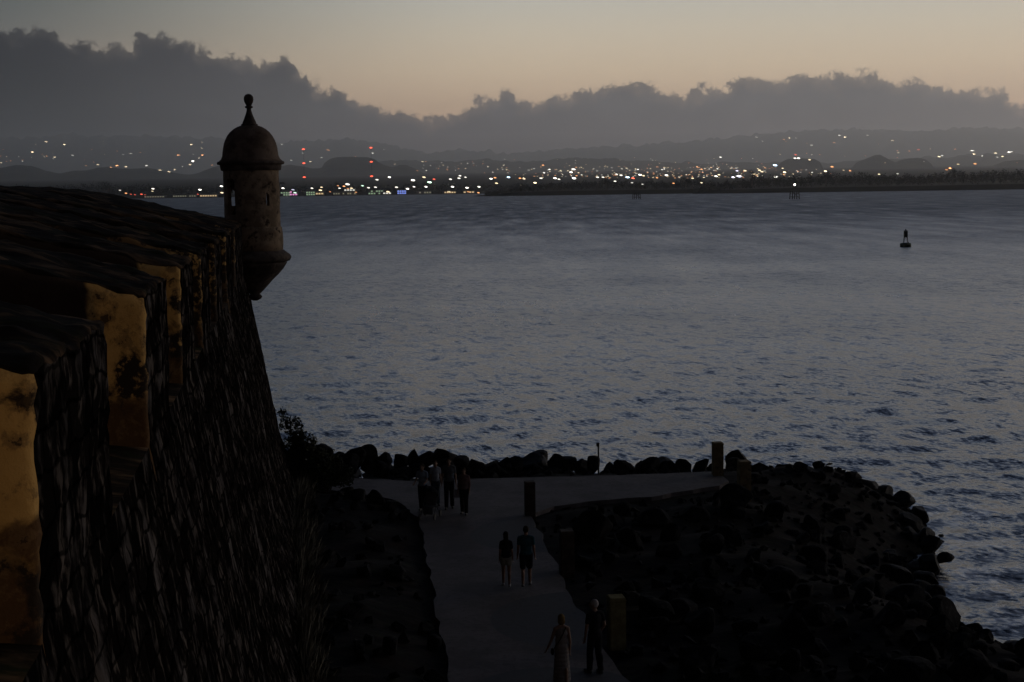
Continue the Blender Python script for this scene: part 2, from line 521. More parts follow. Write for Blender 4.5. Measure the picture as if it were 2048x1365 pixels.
def build_world():
    w = bpy.data.worlds.new('World')
    scene.world = w
    w.use_nodes = True
    nt = NT(w.node_tree)
    bg = w.node_tree.nodes['Background']
    tc = nt.n('ShaderNodeTexCoord')
    D = tc.outputs['Generated']
    sep = nt.n('ShaderNodeSeparateXYZ')
    nt.l(D, sep.inputs[0])
    az = nt.math('MULTIPLY', nt.math('ARCTAN2', sep.outputs[0], sep.outputs[1]), 180 / math.pi)
    el = nt.math('MULTIPLY', nt.math('ARCSINE', sep.outputs[2]), 180 / math.pi)

    def ramp(x, lo, hi, stops):
        mr = nt.n('ShaderNodeMapRange', in_1=lo, in_2=hi)
        nt.l(x, mr.inputs[0])
        cr = nt.n('ShaderNodeValToRGB')
        e = cr.color_ramp.elements
        while len(e) > 1:
            e.remove(e[-1])
        for i, (p, c) in enumerate(stops):
            t = (p - lo) / (hi - lo)
            if i == 0:
                e[0].position = t
                e[0].color = c
            else:
                k = e.new(t)
                k.color = c
        nt.l(mr.outputs[0], cr.inputs[0])
        return cr.outputs[0]

    # clear dusk sky: one gradient to the left of the view, a brighter one to the right where the sun went down
    left = ramp(el, 0, 40, SKY_L)
    right = ramp(el, 0, 40, SKY_R)
    sky = nt.mix(nt.step(az, -23, 2), left, right)
    # far from the sunset (behind the camera) the low sky is a dull blue grey
    away = nt.math('ABSOLUTE', nt.math('SUBTRACT', az, 15.0))
    back = ramp(el, 0, 40, [(0, srgb(46, 48, 58)), (15, srgb(50, 52, 64)), (40, srgb(34, 36, 46))])
    sky = nt.mix(nt.step(away, 45, 130), sky, back)
    # upper dome: physical sky with the sun just under the horizon
    st = nt.n('ShaderNodeTexSky')
    st.sky_type = 'NISHITA'
    st.sun_disc = False
    st.sun_elevation = R(-3.0)
    st.sun_rotation = R(38)
    ns = nt.n('ShaderNodeVectorMath', operation='SCALE')
    nt.l(st.outputs[0], ns.inputs[0])
    ns.inputs['Scale'].default_value = NISHITA
    sky = nt.mix(nt.step(el, 24, 55), sky, ns.outputs[0])

    # cloud bank: its crest follows the bearing, broken up by billowing noise
    n1 = nt.n('ShaderNodeTexNoise', in_Scale=22.0, in_Detail=5.0, in_Roughness=0.5)
    nt.l(D, n1.inputs['Vector'])
    n2 = nt.n('ShaderNodeTexNoise', in_Scale=70.0, in_Detail=4.0, in_Roughness=0.5)
    nt.l(D, n2.inputs['Vector'])
    sx = nt.n('ShaderNodeSeparateXYZ')
    nt.l(n2.outputs['Color'], sx.inputs[0])
    azw = nt.math('ADD', az, nt.math('MULTIPLY', nt.math('SUBTRACT', sx.outputs[0], 0.5), 1.3))
    elw = nt.math('ADD', el, nt.math('MULTIPLY', nt.math('SUBTRACT', sx.outputs[1], 0.5), 1.25))
    n4 = nt.n('ShaderNodeTexNoise', in_Scale=150.0, in_Detail=3.0, in_Roughness=0.55)
    nt.l(D, n4.inputs['Vector'])
    elw = nt.math('ADD', elw, nt.math('MULTIPLY', nt.math('ABSOLUTE', nt.math('SUBTRACT', n4.outputs[0], 0.5)), 1.1))
    fc = nt.n('ShaderNodeFloatCurve')
    cur = fc.mapping.curves[0]
    pts = []
    for px, py in CLOUD:
        d = ray(px, py).normalized()
        pts.append(((math.degrees(math.atan2(d.x, d.y)) + 24) / 48, math.degrees(math.asin(d.z)) / 10))
    pts = [p for p in pts if 0.0 < p[0] < 1.0]
    cur.points[0].location = (0, 0.55)
    cur.points[1].location = (1, 0.42)
    for x, y in pts:
        p = cur.points.new(x, y)
        p.handle_type = 'VECTOR'
    fc.mapping.update()
    azn = nt.math('DIVIDE', nt.math('ADD', azw, 24.0), 48.0, clamp=True)
    nt.l(azn, fc.inputs['Value'])
    crest = nt.math('ADD', nt.math('MULTIPLY', fc.outputs[0], 10.0), 0.1)
    h = nt.math('SUBTRACT', crest, elw)          # degrees below the crest
    mask = nt.math('ADD', nt.math('MULTIPLY', nt.step(h, -0.11, 0.15), 0.82), nt.math('MULTIPLY', nt.step(h, -0.15, 0.7), 0.18))
    mask = nt.math('MULTIPLY', mask, nt.math('SUBTRACT', 1.0, nt.step(away, 60, 120)))
    # body colour: dusky mauve at the left, paler and warmer where the glow reaches it, paler towards the horizon
    cl = ramp(el, -1, 7, CL_L)
    crr = ramp(el, -1, 7, CL_R)
    ccol = nt.mix(nt.step(az, -22, 0), cl, crr)
    var = nt.n('ShaderNodeMapRange', in_1=0.35, in_2=0.65, in_3=0.84, in_4=1.16)
    nt.l(n1.outputs[0], var.inputs[0])
    vs = nt.n('ShaderNodeVectorMath', operation='SCALE')
    nt.l(ccol, vs.inputs[0])
    nt.l(var.outputs[0], vs.inputs['Scale'])
    final = nt.mix(mask, sky, vs.outputs[0])
    # wisps floating just above the bank
    wm = nt.n('ShaderNodeMapping')
    wm.inputs['Scale'].default_value = (1, 1, 3.2)
    nt.l(D, wm.inputs[0])
    n3 = nt.n('ShaderNodeTexNoise', in_Scale=34.0, in_Detail=6.0, in_Roughness=0.6)
    nt.l(wm.outputs[0], n3.inputs['Vector'])
    near = nt.math('MULTIPLY', nt.math('SUBTRACT', 1.0, nt.step(h, -1.0, -0.3)), 0.0)
    band = nt.math('MULTIPLY', nt.step(h, -0.9, -0.25), nt.step(n3.outputs[0], 0.60, 0.70))
    band = nt.math('MULTIPLY', band, nt.math('MULTIPLY', nt.step(az, -8.5, -6), nt.math('SUBTRACT', 1.0, nt.step(az, -1.5, 0.5))))
    band = nt.math('MULTIPLY', band, 0.75)
    final = nt.mix(band, final, vs.outputs[0])
    nt.l(final, bg.inputs[0])
    bg.inputs[1].default_value = 1.0




def through(el, rgb, haze):
    """radiance of the sky itself so that it reads rgb once seen through the haze"""
    t = math.exp(-HAZE_D * min(1380 / math.sin(max(R(el), 0.03)), 38000))
    c = srgb(*rgb)
    return tuple(max(0.004, (c[i] - (1 - t) * haze[i]) / t) for i in range(3)) + (1,)


HZ_L = (0.104, 0.099, 0.098)
HZ_R = (0.140, 0.131, 0.118)
SKY_L = [(e, through(e, c, HZ_L)) for e, c in ((2, (124, 112, 103)), (4.5, (124, 115, 107)), (6.0, (98, 98, 96)), (7.6, (82, 87, 87)), (14, (96, 106, 119)), (24, (75, 86, 105)), (40, (40, 48, 66)))]
SKY_R = [(e, through(e, c, HZ_R)) for e, c in ((2, (160, 138, 119)), (3.2, (168, 148, 127)), (4.6, (183, 166, 143)), (6.0, (184, 173, 154)), (7.6, (174, 172, 162)), (10, (172, 177, 183)), (14, (152, 164, 184)), (24, (98, 115, 149)), (40, (46, 55, 76)))]
CL_L = [(e, through(e, c, HZ_L)) for e, c in ((1.0, (58, 57, 57)), (2.2, (58, 57, 57)), (4, (57, 56, 57)), (6, (60, 58, 60)))]
CL_R = [(e, through(e, c, HZ_R)) for e, c in ((1.0, (96, 92, 88)), (2.0, (99, 95, 91)), (3.2, (99, 96, 93)), (4.4, (95, 92, 90)))]
NISHITA = 0.05
build_world()

# ------------------------------------------------------------------ lamps
# the warm floodlight that washes the rampart from behind the viewer
WD = Vector((-math.sin(WA), math.cos(WA), 0))
WR = Vector((math.cos(WA), math.sin(WA), 0))


def W(u, v, z):
    """along the rampart, seaward, height"""
    p = WD * u + WR * v
    return Vector((p.x, p.y, z))


sl = bpy.data.lights.new('floodlight', 'SPOT')
sl.energy = 690
sl.color = (1.0, 0.68, 0.36)
sl.spot_size = R(50)
sl.spot_blend = 0.6
sl.shadow_soft_size = 0.25
so = bpy.data.objects.new('floodlight', sl)
C.objects.link(so)
so.location = W(-7, 1.45, 12.9)
so.rotation_euler = (W(20, -2.6, 12.7) - so.location).to_track_quat('-Z', 'Y').to_euler()

sun = bpy.data.lights.new('afterglow_fill', 'SUN')  # low wide lamp on the sunset side, added to brighten the distant haze
sun.energy = 0.62
sun.angle = R(25)
sun.color = (1.0, 0.86, 0.72)
sn = bpy.data.objects.new('afterglow_fill', sun)
C.objects.link(sn)
sd = Vector((math.sin(R(58)), math.cos(R(58)), math.tan(R(6))))
sn.rotation_euler = sd.to_track_quat('Z', 'Y').to_euler()

# ------------------------------------------------------------------ water


def build_water():
    fine = np.arange(-23, 23.001, 0.11)
    az = np.concatenate([np.arange(-80, -23, 3.0), fine, np.arange(26, 81, 3.0)])
    px = np.concatenate([np.arange(760, 130, -1.6), np.array([125, 115, 100, 85, 70, 55, 40, 28, 18, 10, 6, 3.5, 2.2, 1.5])])
    rad = 14.5 * 1422 / px
    A, Rr = np.meshgrid(np.radians(az), rad)
    X = np.sin(A) * Rr
    Y = np.cos(A) * Rr
    Z = np.zeros_like(X)
    sp = np.maximum(np.gradient(rad), 0.2)[:, None]
    for k in range(46):
        lam = 1.4 * (6 / 1.4) ** rng.random()
        th = rng.normal(R(-62), 0.55)
        amp = 0.0035 * lam ** 0.8
        ph = rng.random() * 6.28
        fade = np.clip((lam / sp - 2.2) / 2.0, 0, 1)
        Z += amp * fade * np.sin(2 * np.pi / lam * (X * np.cos(th) + Y * np.sin(th)) + ph)
    Z[:, np.abs(az) > 23.5] = 0
    nr, nc = X.shape
    v = np.stack([X.ravel(), Y.ravel(), Z.ravel()], 1)
    i = np.arange((nr - 1) * nc).reshape(nr - 1, nc)[:, :-1].ravel()
    f = np.stack([i, i + nc, i + nc + 1, i + 1], 1)[:, ::-1]
    me = bpy.data.meshes.new('sea')
    me.vertices.add(len(v))
    me.vertices.foreach_set('co', v.ravel())
    me.loops.add(len(f) * 4)
    me.polygons.add(len(f))
    me.loops.foreach_set('vertex_index', f.ravel())
    me.polygons.foreach_set('loop_start', np.arange(len(f)) * 4)
    me.polygons.foreach_set('use_smooth', np.ones(len(f), bool))
    me.update(calc_edges=True)
    me.validate()
    me.materials.append(M['water'])
    o = bpy.data.objects.new('sea', me)
    C.objects.link(o)
    if me.polygons[0].normal.z < 0:
        me.flip_normals()
    tag(o, kind='structure')


build_water()

# ------------------------------------------------------------------ near land
SHORE = [(-60, 66), (-30, 65), (-12, 63.5), (-3, 63.0), (3, 63.2), (8, 63.4), (11.5, 64.4), (14.2, 66.0), (16.6, 64.8), (18.2, 62.0), (17.6, 59), (17.0, 55.7), (15.8, 53.5), (15.2, 51.0), (14.6, 48.8),
         (14.1, 46.6), (14.3, 44.2), (15.2, 42.0), (17, 38), (20, 30), (24, 18), (30, 2), (36, -20), (-60, -20)]


def shore_dist(x, y):
    """signed distance to the water line, positive on land (numpy arrays)"""
    P = np.array(SHORE)
    inside = np.zeros(x.shape, bool)
    best = np.full(x.shape, 1e9)
    n = len(P)
    for i in range(n):
        a, b = P[i], P[(i + 1) % n]
        d = b - a
        t = np.clip(((x - a[0]) * d[0] + (y - a[1]) * d[1]) / (d @ d), 0, 1)
        best = np.minimum(best, np.hypot(x - a[0] - t * d[0], y - a[1] - t * d[1]))
        cr = ((a[1] > y) != (b[1] > y))
        xi = a[0] + (y - a[1]) / (d[1] if d[1] else 1e-9) * d[0]
        inside ^= cr & (x < xi)
    return np.where(inside, best, -best)


PATH_PX = [(950, 1440), (905, 1365), (893, 1290), (872, 1200), (852, 1110), (835, 1035), (800, 1003), (740, 990), (680, 984), (560, 968),
           (560, 945), (680, 955), (830, 963), (1000, 957), (1180, 952), (1330, 947), (1437, 943),
           (1458, 962), (1440, 972), (1300, 993), (1180, 1003), (1110, 1012), (1060, 1030), (1078, 1062), (1112, 1130), (1150, 1205), (1188, 1270), (1250, 1350), (1330, 1440)]
PATH_XY = [tuple(on_z(x, y, PATH_Z).xy) for x, y in PATH_PX]
PATH_XY = [(-2.2, 20.0)] + PATH_XY + [(3.4, 20.0)]




def worn(poly):
    out = []
    n = len(poly)
    for i in range(n):
        a, b = Vector(poly[i]), Vector(poly[(i + 1) % n])
        k = max(1, int((b - a).length / 0.45))
        for j in range(k):
            p = a.lerp(b, j / k)
            f = noise.noise_vector((p.x * 0.9, p.y * 0.9, 4.0)) * 0.16 + noise.noise_vector((p.x * 3.1, p.y * 3.1, 1.0)) * 0.06
            out.append((p.x + f.x, p.y + f.y))
    return out


PATH_EDGE = worn(PATH_XY)


def in_poly(poly, x, y):
    c = False
    n = len(poly)
    for i in range(n):
        x1, y1 = poly[i]
        x2, y2 = poly[(i + 1) % n]
        if (y1 > y) != (y2 > y) and x < (x2 - x1) * (y - y1) / (y2 - y1) + x1:
            c = not c
    return c


def poly_dist(poly, x, y):
    b = 1e9
    n = len(poly)
    for i in range(n):
        ax, ay = poly[i]
        bx, by = poly[(i + 1) % n]
        dx, dy = bx - ax, by - ay
        t = max(0, min(1, ((x - ax) * dx + (y - ay) * dy) / (dx * dx + dy * dy)))
        b = min(b, math.hypot(x - ax - t * dx, y - ay - t * dy))
    return b if not in_poly(poly, x, y) else -b


def ground_z(x, y):
    d = float(shore_dist(np.array([x]), np.array([y]))[0])
    pd = poly_dist(PATH_XY, x, y)
    return ground_h(x, y, d, pd)


def ground_h(x, y, d, pd):
    t = max(0.0, min(1.0, (d + 3.2) / 10.5))
    base = -1.6 + (PATH_Z - 0.12 + 1.6) * (t * t * (3 - 2 * t)) ** 0.8
    bump = 0.22 * fbm((x * 0.45, y * 0.45, 0), 4)
    if x < 0.5 * (y - 40) * 0.05 and pd > 0 and y < 56:      # rubble bank between wall and path
        bump += 0.45 * min(1, pd / 2.0)
    k = max(0.0, min(1, pd / 0.8))
    return base + bump * k - 0.05 * (1 - k)


def build_ground():
    xs = np.arange(-30, 40.1, 0.5)
    ys = np.arange(-18, 76.1, 0.5)
    X, Y = np.meshgrid(xs, ys)
    Dm = shore_dist(X.ravel(), Y.ravel())
    verts, keep = [], []
    for x, y, d in zip(X.ravel(), Y.ravel(), Dm):
        verts.append((x, y, ground_h(x, y, d, poly_dist(PATH_XY, x, y) if d > -6 else 9)))
        keep.append(d > -5.5)
    nc = len(xs)
    faces = []
    for j in range(len(ys) - 1):
        for i in range(nc - 1):
            q = (j * nc + i, j * nc + i + 1, (j + 1) * nc + i + 1, (j + 1) * nc + i)
            if any(keep[k] for k in q):
                faces.append(q)
    o = mesh_obj('ground', verts, faces, M['earth'])
    tag(o, kind='structure')


build_ground()


def build_path():
    bm = bmesh.new()
    top = [bm.verts.new((x, y, PATH_Z)) for x, y in PATH_EDGE]
    bot = [bm.verts.new((x, y, PATH_Z - 0.5)) for x, y in PATH_EDGE]
    f = bm.faces.new(top)
    n = len(top)
    for i in range(n):
        bm.faces.new((top[i], bot[i], bot[(i + 1) % n], top[(i + 1) % n]))
    bmesh.ops.triangulate(bm, faces=[f])
    o = bm_obj('footpath', bm, M['path'])
    tag(o, kind='structure')


build_path()

# ------------------------------------------------------------------ fort wall
Z_EDGE = 13.35
Z_SILL = 11.5


def v_out(z):
    if z >= Z_SILL:
        return -1.695 - (Z_EDGE - z) * 0.012
    return -1.725 + (Z_SILL - z) * 0.176 + max(0, 5.2 - z) * 0.12


def top_z(v):
    pts = [(-1.6, 13.35), (-2.3, 13.52), (-4.5, 14.03), (-7.3, 14.65), (-10.6, 14.80), (-15, 14.82)]
    if v >= pts[0][0]:
        return pts[0][1]
    for (a, za), (b, zb) in zip(pts, pts[1:]):
        if v >= b:
            return za + (zb - za) * (v - a) / (b - a)
    return pts[-1][1]


def grid_box(nu, nv, nz, mapping, smooth=0):
    """a closed box of quads; mapping(a, b, c) -> world point; returns bmesh, with face material by side:
    0 seaward (b=0), 1 cheeks (a=0/1), 2 top (c=1), 3 rest"""
    bm = bmesh.new()
    cache = {}

    def vert(i, j, k):
        key = (i, j, k)
        if key not in cache:
            cache[key] = bm.verts.new(mapping(i / nu, j / nv, k / nz))
        return cache[key]

    def quad(q, mi):
        f = bm.faces.new([vert(*p) for p in q])
        f.material_index = mi
        f.smooth = True
    for i in range(nu):
        for k in range(nz):
            quad([(i, 0, k), (i + 1, 0, k), (i + 1, 0, k + 1), (i, 0, k + 1)], 0)
            quad([(i, nv, k), (i, nv, k + 1), (i + 1, nv, k + 1), (i + 1, nv, k)], 3)
        for j in range(nv):
            quad([(i, j, nz), (i + 1, j, nz), (i + 1, j + 1, nz), (i, j + 1, nz)], 2)
            quad([(i, j, 0), (i, j + 1, 0), (i + 1, j + 1, 0), (i + 1, j, 0)], 3)
    for j in range(nv):
        for k in range(nz):
            quad([(0, j, k), (0, j, k + 1), (0, j + 1, k + 1), (0, j + 1, k)], 1)
            quad([(nu, j, k), (nu, j + 1, k), (nu, j + 1, k + 1), (nu, j, k + 1)], 1)
    for _ in range(smooth):
        bmesh.ops.smooth_vert(bm, verts=bm.verts, factor=0.5, use_axis_x=True, use_axis_y=True, use_axis_z=True)
    return bm


def roughen(bm, amp, fr=(1, 1, 1), seed=0.0, oct=5):
    bm.normal_update()
    for v in bm.verts:
        p = v.co
        n = fbm((p.x * fr[0] + seed, p.y * fr[1] - seed, p.z * fr[2]), oct)
        v.co = p + v.normal * (n * amp)


fort = empty('fort_wall', W(30, -3, PATH_Z))
tag(fort, 'massive dark streaked stone rampart with notched parapet dropping to the path', 'fort wall')
finv = Matrix.Translation(-W(30, -3, PATH_Z))


def fort_part(name, bm, mats):
    o = bm_obj(name, bm, mats)
    o.parent = fort
    o.matrix_parent_inverse = finv
    return o


def body_map(a, b, c):
    z = 1.5 + (Z_SILL - 1.5) * c
    if c == 1 and b > 0:
        z += 0.9 * min(1, b * 2.2)
    u = 2.5 + (54.2 - 2.5) * a
    vo = v_out(z if b == 0 else Z_SILL if c == 1 else z)
    v = vo + (-15 - vo) * b
    # the quoin at the far corner is battered as well
    if a > 0.999:
        u += (Z_EDGE - z) * 0.12
    return W(u, v, z)


bm = grid_box(190, 26, 46, body_map)
roughen(bm, 0.02, (1.5, 1.5, 1.5), 3.0)
roughen(bm, 0.03, (5, 5, 5), 6.0)
fort_part('wall_body', bm, [M['sea_stone'], M['sea_stone'], M['moss_top'], M['moss_top']])

MERLONS = [(9.6, 13.5, 0.16), (17.0, 20.1, 0.2), (22.6, 25.4, 0.2), (27.8, 30.6, 0.2), (33.4, 35.8, 0.2), (39.2, 42.0, 0.2), (45.2, 54.25, 0.0)]
for mi, (u0, u1, spl) in enumerate(MERLONS):
    def mer_map(a, b, c, u0=u0, u1=u1, spl=spl):
        bb = b ** 1.7
        zb = Z_SILL - 1.1
        vtop = -1.6 + (-14.5 + 1.6) * bb
        zt = top_z(vtop)
        z = zb + (zt - zb) * c
        vo = v_out(z) + (0.012 if z < Z_SILL else 0.005) - max(0, 10.75 - z) * 0.6
        v = vo if b == 0 else vtop + (vo + 1.6) * (1 - bb)
        w = min(1.0, bb * 14.5 / 6.0)
        ua = u0 - spl * 6.0 * w
        ub = u1 + spl * 6.0 * w
        if mi == 6:
            ua, ub = u0, u1 + (Z_EDGE - z) * 0.12
        return W(ua + (ub - ua) * a, v, z)
    near = u0 < 32
    bm = grid_box(22 if near else 14, 46, 24 if near else 12, mer_map, smooth=4)
    roughen(bm, 0.022 if near else 0.04, (1.5, 1.5, 1.5), 11.0 * mi)
    roughen(bm, 0.028, (7, 7, 7), 5.0 * mi)
    for v in bm.verts:
        if v.co.z > 13.0:
            v.co.z += 0.07 * fbm((v.co.x * 1.9, v.co.y * 1.9, 7.0), 4) - 0.03 * abs(fbm((v.co.x * 5, v.co.y * 5, 2.0), 3))
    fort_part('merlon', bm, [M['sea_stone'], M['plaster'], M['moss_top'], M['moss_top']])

# weeds at the foot of the wall
vs, fs = [], []
for _ in range(5200):
    u = random.uniform(26, 53.5)
    v = v_out(PATH_Z) + random.uniform(-0.3, 0.6) * random.random()
    p = W(u, v, 0)
    z0 = PATH_Z + 0.1 + 0.35 * random.random() * max(0, 0.4 - (v - v_out(PATH_Z)))
    h = random.uniform(0.15, 0.95) * (1.2 if random.random() < 0.2 else 0.8)
    a = random.uniform(0, 6.28)
    lean = Vector((random.gauss(0.12, 0.14), random.gauss(0, 0.14), 0))
    w = random.uniform(0.012, 0.03)
    b0 = Vector((p.x, p.y, z0))
    dx = Vector((math.cos(a) * w, math.sin(a) * w, 0))
    k = len(vs)
    vs += [b0 - dx, b0 + dx, b0 + lean * 0.5 + Vector((0, 0, h * 0.6)) + dx * 0.7, b0 + lean + Vector((0, 0, h))]
    fs.append((k, k + 1, k + 2, k + 3))
tag(mesh_obj('grass', vs, fs, M['weed']), 'dry weeds and grass growing along the foot of the fort wall', 'grass', kind='stuff')

# ------------------------------------------------------------------ sentry turret on the corner
TC = W(53.6, -1.34, 0)
S = 53.0 / F
TZ = CAM.z


def tz(y):      # height of a photo row at the turret
    return TZ - (y - 378.5) * S


turret = empty('sentry_turret', (TC.x, TC.y, tz(520)))
tag(turret, 'round domed stone sentry box with ball finial on the rampart corner', 'sentry box')


def tpart(name, prof, mat, seg=56, parent=None, rough=0.0):
    vv, ff = lathe([(r * S, tz(y) - tz(520)) for r, y in prof], seg)
    o = mesh_obj(name, vv, ff, mat, parent or turret)
    if rough:
        for v in o.data.vertices:
            n = fbm((v.co.x * 2.2 + 5, v.co.y * 2.2, v.co.z * 2.2), 4)
            v.co.x *= 1 + rough * n
            v.co.y *= 1 + rough * n
    return o


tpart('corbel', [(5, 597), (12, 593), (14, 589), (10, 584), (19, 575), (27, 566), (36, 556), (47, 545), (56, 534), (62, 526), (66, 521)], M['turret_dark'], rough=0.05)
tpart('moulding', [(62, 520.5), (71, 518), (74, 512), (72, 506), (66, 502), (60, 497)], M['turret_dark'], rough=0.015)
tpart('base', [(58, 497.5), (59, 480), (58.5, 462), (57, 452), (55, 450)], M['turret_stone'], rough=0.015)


def drum():
    """hollow round wall with window openings"""
    seg, zr = 96, 40
    y0, y1 = 450.5, 339.0
    ro, ri = 54.5 * S, 46 * S
    toward = math.atan2(-TC.y, -TC.x)          # direction that faces the viewer
    # (angle offset from the viewer-facing direction, half width, top row, bottom row)
    holes = []
    for off, hw, ya, yb, yc in ((-0.84, 0.21, 354, 426, 376), (0.60, 0.085, 384, 410, 384)):
        holes.append((toward + off, hw, ya, yb))
        # the opening on the far side, seen through the first one
        holes.append((toward + math.pi - off, hw, yc, 409))

    def is_hole(k, i):
        a = (k + 0.5) * 2 * math.pi / seg
        y = y0 + (y1 - y0) * (i + 0.5) / zr
        for ha, hw, ya, yb in holes:
            dlt = (a - ha + math.pi) % (2 * math.pi) - math.pi
            arch = ya + (abs(dlt) / hw) ** 2 * 5 if abs(dlt) < hw else 1e9
            if abs(dlt) < hw and arch < y < yb:
                return True
        return False
    bm = bmesh.new()
    V = {}

    def vert(k, i, s):
        key = (k % seg, i, s)
        if key not in V:
            a = (k % seg) * 2 * math.pi / seg
            r = (ro if s else ri)
            z = tz(y0 + (y1 - y0) * i / zr) - tz(520)
            if s:
                r *= 1 + 0.02 * fbm((math.cos(a) * 2, math.sin(a) * 2, z * 2.4), 4)
            V[key] = bm.verts.new((r * math.cos(a), r * math.sin(a), z))
        return V[key]
    solid = {(k, i): not is_hole(k, i) for k in range(seg) for i in range(zr)}
    for (k, i), ok in solid.items():
        if not ok:
            continue
        bm.faces.new([vert(k, i, 1), vert(k + 1, i, 1), vert(k + 1, i + 1, 1), vert(k, i + 1, 1)])
        bm.faces.new([vert(k, i, 0), vert(k, i + 1, 0), vert(k + 1, i + 1, 0), vert(k + 1, i, 0)])
        for (k2, i2, e0, e1) in ((k, i - 1, (k, i), (k + 1, i)), (k, i + 1, (k + 1, i + 1), (k, i + 1)), ((k - 1) % seg, i, (k, i + 1), (k, i)), ((k + 1) % seg, i, (k + 1, i), (k + 1, i + 1))):
            if not solid.get((k2, i2), False):
                bm.faces.new([vert(*e0, 1), vert(*e0, 0), vert(*e1, 0), vert(*e1, 1)])
    return bm_obj('drum', bm, M['turret_stone'], turret, smooth=False)


drum()
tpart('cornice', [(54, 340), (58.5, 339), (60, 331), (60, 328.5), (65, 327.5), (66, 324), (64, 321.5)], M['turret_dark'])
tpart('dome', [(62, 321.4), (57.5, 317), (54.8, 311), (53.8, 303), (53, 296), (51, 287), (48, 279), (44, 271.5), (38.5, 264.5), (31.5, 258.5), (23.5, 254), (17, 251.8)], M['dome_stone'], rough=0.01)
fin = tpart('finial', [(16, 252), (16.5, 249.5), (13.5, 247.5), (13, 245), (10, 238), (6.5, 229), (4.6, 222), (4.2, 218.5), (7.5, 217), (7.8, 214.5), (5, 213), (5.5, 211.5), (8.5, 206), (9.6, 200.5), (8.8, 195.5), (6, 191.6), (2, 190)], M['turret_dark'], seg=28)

# ------------------------------------------------------------------ boulders
BOULDERS = []
for k in range(9):
    bm = bmesh.new()
    bmesh.ops.create_icosphere(bm, subdivisions=3, radius=1)
    sx, sy, sz = random.uniform(0.8, 1.25), random.uniform(0.8, 1.2), random.uniform(0.62, 0.92)
    cuts = [Vector((random.gauss(0, 1), random.gauss(0, 1), random.gauss(0, 0.8))).normalized() for _ in range(11)]
    cd = [random.uniform(0.40, 0.74) for _ in cuts]
    for v in bm.verts:
        p = v.co.copy()
        for c, d in zip(cuts, cd):
            t = p.dot(c)
            if t > d:
                p -= c * (t - d)
        n = fbm((p.x * 1.7 + 9 * k, p.y * 1.7, p.z * 1.7), 5)
        p *= 1 + 0.07 * n
        v.co = Vector((p.x * sx, p.y * sy, p.z * sz))
    bmesh.ops.recalc_face_normals(bm, faces=bm.faces)
    pair = []
    for mt in ('rock', 'rock_wet'):
        me = bpy.data.meshes.new('boulder')
        bm.to_mesh(me)
        me.materials.append(M[mt])
        me.polygons.foreach_set('use_smooth', [False] * len(me.polygons))
        pair.append(me)
    bm.free()
    BOULDERS.append(pair)


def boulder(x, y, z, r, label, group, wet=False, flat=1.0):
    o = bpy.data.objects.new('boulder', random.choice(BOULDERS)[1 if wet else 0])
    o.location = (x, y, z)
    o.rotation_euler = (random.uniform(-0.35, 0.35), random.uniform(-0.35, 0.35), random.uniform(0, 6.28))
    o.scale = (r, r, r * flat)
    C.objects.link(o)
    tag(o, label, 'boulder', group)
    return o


LB = 'dark rock in the jagged row standing between the far cross path and the sea'
GB = 'breakwater rocks behind the far cross path'
for px, top, w in [(640, 892, 56), (672, 905, 40), (705, 888, 64), (738, 893, 50), (768, 904, 44), (800, 908, 40), (826, 902, 42), (852, 905, 44), (890, 898, 52), (922, 908, 50), (948, 918, 44), (985, 926, 44), (1012, 913, 44), (1034, 916, 44),
                   (1072, 924, 40), (1106, 910, 46), (1128, 918, 44), (1158, 915, 46), (1186, 915, 44), (1222, 922, 40), (1250, 914, 56), (1282, 922, 40), (1302, 914, 44), (1338, 920, 46), (1372, 918, 44), (1400, 917, 46), (1428, 918, 44),
                   (1466, 919, 46), (1492, 920, 44), (1522, 928, 50), (1556, 932, 52), (1590, 938, 46)]:
    D = random.uniform(58.6, 59.6)
    p = on_y(px, top, D)
    r = w * 0.5 * D / F * 1.12
    boulder(p.x, D, p.z - r * 0.72, r, LB, GB)
    p2 = on_y(px + random.uniform(-14, 14), top + random.uniform(20, 26), D - 0.7)
    boulder(p2.x, p2.y, p2.z - 0.4, random.uniform(0.42, 0.6), LB, GB)
for _ in range(34):
    x = random.uniform(-9, 10)
    boulder(x, random.uniform(60.4, 62.6), random.uniform(1.0, 2.4), random.uniform(0.6, 0.95), LB, GB, True)

# right-hand rock slope
LS = 'dark boulder heaped on the unlit rock slope between footpath and sea'
GS = 'boulders on the rock slope right of the footpath'
LW = 'wet black boulder at the water edge right of the footpath'
GW = 'wet boulders along the right water edge'
